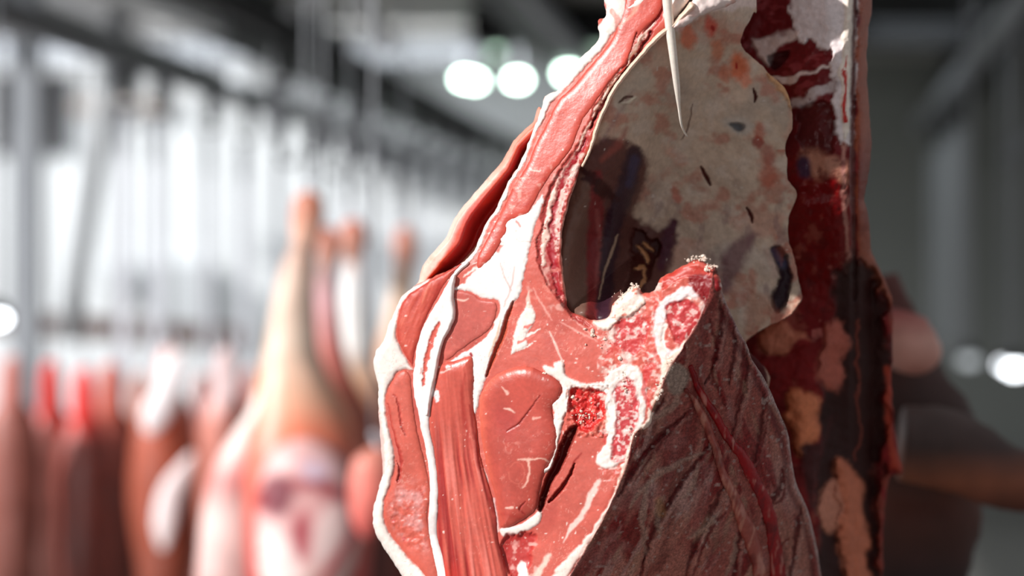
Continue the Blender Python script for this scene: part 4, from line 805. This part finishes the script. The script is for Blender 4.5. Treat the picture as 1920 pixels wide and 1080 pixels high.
lamp(1817, 676, 9.0, .035, 'dim round glowing spot low on the right, left of the brightest one', m=M_spotd, rod_top=3.1)
lamp(1903, 692, 8.2, .035, 'bright round glowing spot low at the right edge', m=M_spot, rod_top=3.1)
lamp(1882, 684, 12.4, .025, 'smaller glowing spot touching the bright one at the right edge', m=M_spot, rod_top=3.1)
lamp(-6, 598, 6.0, .03, 'bright round glowing spot cut by the left edge', m=M_spot, rod_top=3.1)

# ---- pork legs and other carcasses
M_pork = flesh('pork_skin', sub=.05, bump=.3, bsc=60, val=.08)
def loft(name, pts, cols, Y, parent, m=None, flat=.8, seg=28, lump=.05, seed=1, rough=.4, dy=None):
    """pts: (px, py, half-width px); cols: (py, rgb) bands down the piece"""
    pts = np.array(pts, float); f = smooth_poly(pts[:, :2], 6, False); f3 = smooth_poly(pts[:, 1:], 6, False)
    cx, cy, rr = f[:, 0], f[:, 1], np.maximum(f3[:, 1], 1.5); n = len(cx)
    yy = np.full(n, float(Y)) if dy is None else Y+np.interp(cy, [d[0] for d in dy], [d[1] for d in dy])
    T = np.stack([np.gradient(cx), np.gradient(cy)], 1); T /= np.linalg.norm(T, axis=1)[:, None]+1e-9
    N = np.stack([-T[:, 1], T[:, 0]], 1); V = []; C = []
    cp = [c[0] for c in cols]; cl = np.array([lin(c[1]) for c in cols])
    for i in range(n):
        a = np.linspace(0, 2*math.pi, seg, endpoint=False); k = 1+lump*fbm(np.cos(a)*60+cx[i], np.sin(a)*60+cy[i], 45, seed, 3)
        ox = cx[i]+N[i, 0]*np.cos(a)*rr[i]*k; oy = cy[i]+N[i, 1]*np.cos(a)*rr[i]*k; dep = yy[i]-np.sin(a)*rr[i]*k*flat*K*yy[i]
        V.append(np.stack([(ox-960)*K*yy[i], dep, CZ-(oy-540)*K*yy[i]], 1))
        c = np.array([[np.interp(q, cp, cl[:, j]) for j in range(3)] for q in oy])
        w_ = fbm(ox*1.2, oy+np.sin(a)*60, 50, seed+5, 3); c = c*(1+.22*w_)[:, None]; C.append(c)
    V = np.concatenate(V); C = np.clip(np.concatenate(C), 0, 1)
    F = [(i*seg+k, i*seg+(k+1) % seg, (i+1)*seg+(k+1) % seg, (i+1)*seg+k) for i in range(n-1) for k in range(seg)]
    F += [tuple(range(seg))[::-1], tuple((n-1)*seg+k for k in range(seg))]
    me = bpy.data.meshes.new(name); me.from_pydata([tuple(v) for v in V], [], F); me.polygons.foreach_set('use_smooth', [True]*len(F))
    bm = bmesh.new(); bm.from_mesh(me); bmesh.ops.recalc_face_normals(bm, faces=bm.faces[:]); bm.to_mesh(me); bm.free()
    ca = me.color_attributes.new('tint', 'FLOAT_COLOR', 'POINT'); ca.data.foreach_set('color', np.concatenate([C, np.full((len(C), 1), rough)], 1).ravel())
    o = new_obj(name, me, m or M_pork, parent); return o
def pale_patch(name, poly, Y, bulge, paint, parent, m=None, step=5):
    def fr(X, Yp, e): return Y-bulge*np.sqrt(np.clip(1-(1-np.clip(e/90, 0, 1))**2, 0, 1))+0*X
    o = slab(name, poly, fr, lambda X, Yp, e: Y+.03+0*X, m or M_pork, parent, step, paint, rag=(3, 30, 3)); return o
SK = (226, 176, 148); SKD = (190, 110, 84); RED = (196, 60, 56); WHT = (246, 226, 222); BR = (122, 62, 50); BRD = (88, 36, 30)
def rod_to(px, py, Y, ztop, label, group):
    o = empty('hook_rod', Vector(P(px, py, Y)), label, 'hook', group); q = Vector(P(px, py, Y))
    a = tube('rod', [q+Vector((0, 0, .015)), q+Vector((0, 0, (ztop-q.z)/2)), Vector((q.x, q.y, ztop))], .004, M_galv, o, seg=8, smoothn=1)
    b = tube('hook', [q+Vector((0, 0, .03)), q+Vector((.012, 0, .0)), q+Vector((.012, 0, -.03)), q+Vector((-.012, -.01, -.045)), q+Vector((-.03, -.01, -.02))], [.006, .006, .006, .005, .003], M_rod, o, seg=8)
    keep(a); keep(b)
# nearest pork leg
Yp = 4.9
pig = empty('pork_leg', Vector(P(560, 800, Yp)), 'nearest pork leg, tallest trotter, pale skin and round pink cut face', 'meat')
keep(loft('leg', [(567,470,22),(561,500,31),(553,560,39),(549,620,46),(548,680,58),(552,740,80),(560,800,108),(566,880,128),(570,960,132),(568,1060,126),(560,1180,116),(550,1300,90),(545,1380,40)],
     [(460,(206,160,140)),(520,(222,192,174)),(640,(228,202,182)),(740,(224,172,144)),(800,(222,128,98)),(860,(216,110,90)),(1080,(196,84,80))], Yp, pig, seed=3))
keep(loft('trotter', [(573,360,10),(575,370,24),(577,395,31),(575,425,29),(570,455,24),(566,480,22)], [(360,(206,126,100)),(400,(214,146,122)),(450,(222,176,154)),(480,(130,110,104))], Yp, pig, seed=5))
def paint_ham(p, e):
    X, Y = p.X, p.Y; p.c[:] = lin((236, 196, 190)); r = np.hypot((X-575), (Y-930)*.8)
    p.mix(sm(118, 96, r)*.6, (224, 168, 168)); p.line([(498,935),(520,915),(560,905),(610,915),(645,930)], [26, 20, 10, 16, 12], (150, 62, 70), soft=12, warp=10)
    p.poly([(500,900),(530,890),(550,930),(530,970),(505,960)], (120, 36, 52), soft=12); p.poly([(545,985),(570,960),(585,990),(575,1040),(555,1045)], (180, 84, 92), soft=12)
    p.poly([(600,960),(630,950),(640,1010),(600,1060),(590,1020)], (240, 210, 206), soft=12); p.line([(660,930),(665,980),(640,1040),(600,1090)], 9, (206, 96, 98), soft=6)
    p.poly([(490,1000),(530,1000),(560,1080),(500,1090)], (242, 220, 216), soft=14); p.mix(sm(.2, .6, fbm(X, Y, 40, 801))*.5, (206, 120, 122)); p.poly([(560,870),(600,865),(620,890),(580,900)], (214, 190, 206), soft=10)
keep(pale_patch('cut_face', [(560,822),(610,832),(648,866),(668,920),(676,985),(668,1050),(640,1110),(600,1150),(540,1155),(500,1120),(482,1050),(480,975),(486,905),(510,850)], Yp-.115, .05, paint_ham, pig))
keep(loft('belly_flap', [(512,700,10),(500,740,17),(482,790,23),(460,838,34),(446,890,48),(436,960,56),(430,1050,60),(426,1160,58),(424,1280,40)],
     [(690,(250,240,236)),(780,(250,238,232)),(840,(244,206,200)),(900,(214,130,126)),(960,(238,206,200)),(1200,(210,150,146))], Yp-.03, pig, seed=8))  # white upper bands paint in the sun highlight on this fold
rod_to(573, 366, Yp, 2.56, 'thin rod and hook holding the tallest trotter', 'thin hooks above the pork legs')
def hog(cx, top, Y, label, legpts, cols, tro, seed, grp='thin hooks above the pork legs', ztop=2.56, tcol=None):
    o = empty('pork_leg', Vector(P(cx, top, Y)), label, 'meat')
    keep(loft('leg', legpts, cols, Y, o, seed=seed)); keep(loft('trotter', tro, tcol or [(tro[0][1], (206, 126, 106)), (tro[-1][1], (210, 160, 142))], Y, o, seed=seed+1))
    rod_to(tro[0][0], tro[0][1], Y, ztop, 'thin rod and hook above the '+label.split(',')[0], None)
hog(612, 430, 5.3, 'second pork leg, narrow and pink, just right of the tallest one',
    [(612,500,18),(612,560,23),(616,640,28),(622,700,36),(630,770,60),(640,860,84),(645,960,90),(645,1080,86),(640,1250,60),(640,1330,20)],
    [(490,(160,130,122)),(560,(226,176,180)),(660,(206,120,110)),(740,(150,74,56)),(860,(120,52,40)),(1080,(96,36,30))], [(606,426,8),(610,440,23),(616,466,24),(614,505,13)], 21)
hog(662, 415, 5.6, 'third pork leg, with a sun highlight painted white on its shank',
    [(662,490,14),(663,560,26),(664,640,30),(668,690,34),(684,760,56),(700,860,76),(706,960,84),(706,1080,84),(700,1260,50),(700,1330,20)],
    [(480,(214,176,160)),(530,(250,250,250)),(650,(246,240,236)),(700,(214,170,140)),(780,(150,82,58)),(900,(126,60,44)),(1080,(104,42,34))], [(656,412,8),(660,428,26),(662,455,27),(661,492,14)], 31)  # near-white bands put a sun highlight into the shank colour
hog(752, 430, 6.2, 'fourth pork leg, tan, half hidden by the beef',
    [(757,500,17),(752,560,23),(742,640,32),(736,720,46),(734,820,70),(736,960,82),(738,1100,80),(738,1300,30)],
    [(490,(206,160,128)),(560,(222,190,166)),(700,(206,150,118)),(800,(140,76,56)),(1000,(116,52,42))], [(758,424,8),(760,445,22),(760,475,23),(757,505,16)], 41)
# pink ham between
h = loft('ham', [(700,838,8),(702,856,34),(700,890,42),(696,930,42),(690,980,30),(688,1010,8)], [(830,(230,150,130)),(900,(236,130,116)),(1000,(200,90,84))], 4.55, None, seed=51)
h['label'] = 'small pink ham touching the left edge of the beef face'; h['category'] = 'meat'
rod_to(700, 840, 4.55, 2.56, 'thin rod holding the small pink ham', None)
# far left row
def side(px, top, w, Y, label, tone, shank, seed, lean=0, extra=None):
    o = empty('hanging_carcass', Vector(P(px, top, Y)), label, 'meat')
    t = top; keep(loft('body', [(px+lean*.4,t+70,w*.28),(px+lean*.7,t+105,w*.8),(px+lean,t+160,w*1.12),(px+lean,t+240,w*1.25),(px+lean,t+330,w*1.2),(px+lean,t+460,w*.9),(px+lean,t+560,w*.5),(px+lean,t+600,6)],
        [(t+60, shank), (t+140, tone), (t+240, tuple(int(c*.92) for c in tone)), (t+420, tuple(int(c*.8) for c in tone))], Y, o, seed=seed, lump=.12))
    keep(loft('shank', [(px-lean*.3,t,5),(px-lean*.2,t+12,w*.38),(px,t+45,w*.5),(px+lean*.3,t+90,w*.52),(px+lean*.5,t+125,w*.3)], [(t, shank), (t+90, shank), (t+130, tone)], Y-.03, o, seed=seed+1))
    if extra: extra(o, Y)
    rod_to(px-lean*.3, t, Y, 2.23, ('thin rod over the '+label).replace(' and white belly patch','').replace(', left of the nearest pork leg',''), None)
def patch(o, Y, pts, c, sd=1): keep(loft('pale_patch', pts, [(pts[0][1], c), (pts[-1][1], c)], Y, o, seed=sd, flat=.4))
side(22, 668, 46, 7.0, 'brownish carcass at the far left edge', (150, 84, 72), (206, 130, 120), 61)
side(96, 676, 40, 7.3, 'narrow dull red carcass second from the left edge', (140, 84, 76), (232, 70, 64), 71)
side(158, 690, 44, 7.2, 'carcass with a vivid red shank, third from the left edge', (136, 62, 52), (244, 60, 54), 81)
side(208, 680, 46, 7.6, 'dark brown carcass with a pale pink shank end', (128, 58, 48), (222, 110, 92), 91)
side(262, 700, 38, 7.9, 'reddish brown carcass just left of the slanting shank', (150, 66, 48), (206, 130, 110), 101)
side(318, 648, 52, 6.6, 'carcass with sun highlight painted white down its slanting shank and white belly patch', (176, 84, 60), (238, 200, 196), 111, lean=-8,
     extra=lambda o, Y: (patch(o, Y-.10, [(336,660,6),(328,690,22),(312,735,24),(290,780,26),(280,812,10)], (250, 244, 246), 3), patch(o, Y-.15, [(362,850,5),(338,890,16),(318,930,22),(308,985,20),(306,1030,6)], (248, 232, 232), 4)))  # upper patch paints the sun highlight on the shank; lower one is simply white
side(384, 700, 40, 7.0, 'brown carcass between the slanting shank and the pink one', (156, 84, 70), (170, 110, 104), 121)
side(424, 652, 44, 6.4, 'carcass with a short pale pink shank, left of the nearest pork leg', (190, 112, 96), (246, 216, 216), 131)
side(470, 690, 34, 7.6, 'slim dull red carcass behind the nearest pork leg', (150, 80, 70), (180, 96, 88), 141)
# shaded carcass on the right, behind the beef
Yd = 2.85
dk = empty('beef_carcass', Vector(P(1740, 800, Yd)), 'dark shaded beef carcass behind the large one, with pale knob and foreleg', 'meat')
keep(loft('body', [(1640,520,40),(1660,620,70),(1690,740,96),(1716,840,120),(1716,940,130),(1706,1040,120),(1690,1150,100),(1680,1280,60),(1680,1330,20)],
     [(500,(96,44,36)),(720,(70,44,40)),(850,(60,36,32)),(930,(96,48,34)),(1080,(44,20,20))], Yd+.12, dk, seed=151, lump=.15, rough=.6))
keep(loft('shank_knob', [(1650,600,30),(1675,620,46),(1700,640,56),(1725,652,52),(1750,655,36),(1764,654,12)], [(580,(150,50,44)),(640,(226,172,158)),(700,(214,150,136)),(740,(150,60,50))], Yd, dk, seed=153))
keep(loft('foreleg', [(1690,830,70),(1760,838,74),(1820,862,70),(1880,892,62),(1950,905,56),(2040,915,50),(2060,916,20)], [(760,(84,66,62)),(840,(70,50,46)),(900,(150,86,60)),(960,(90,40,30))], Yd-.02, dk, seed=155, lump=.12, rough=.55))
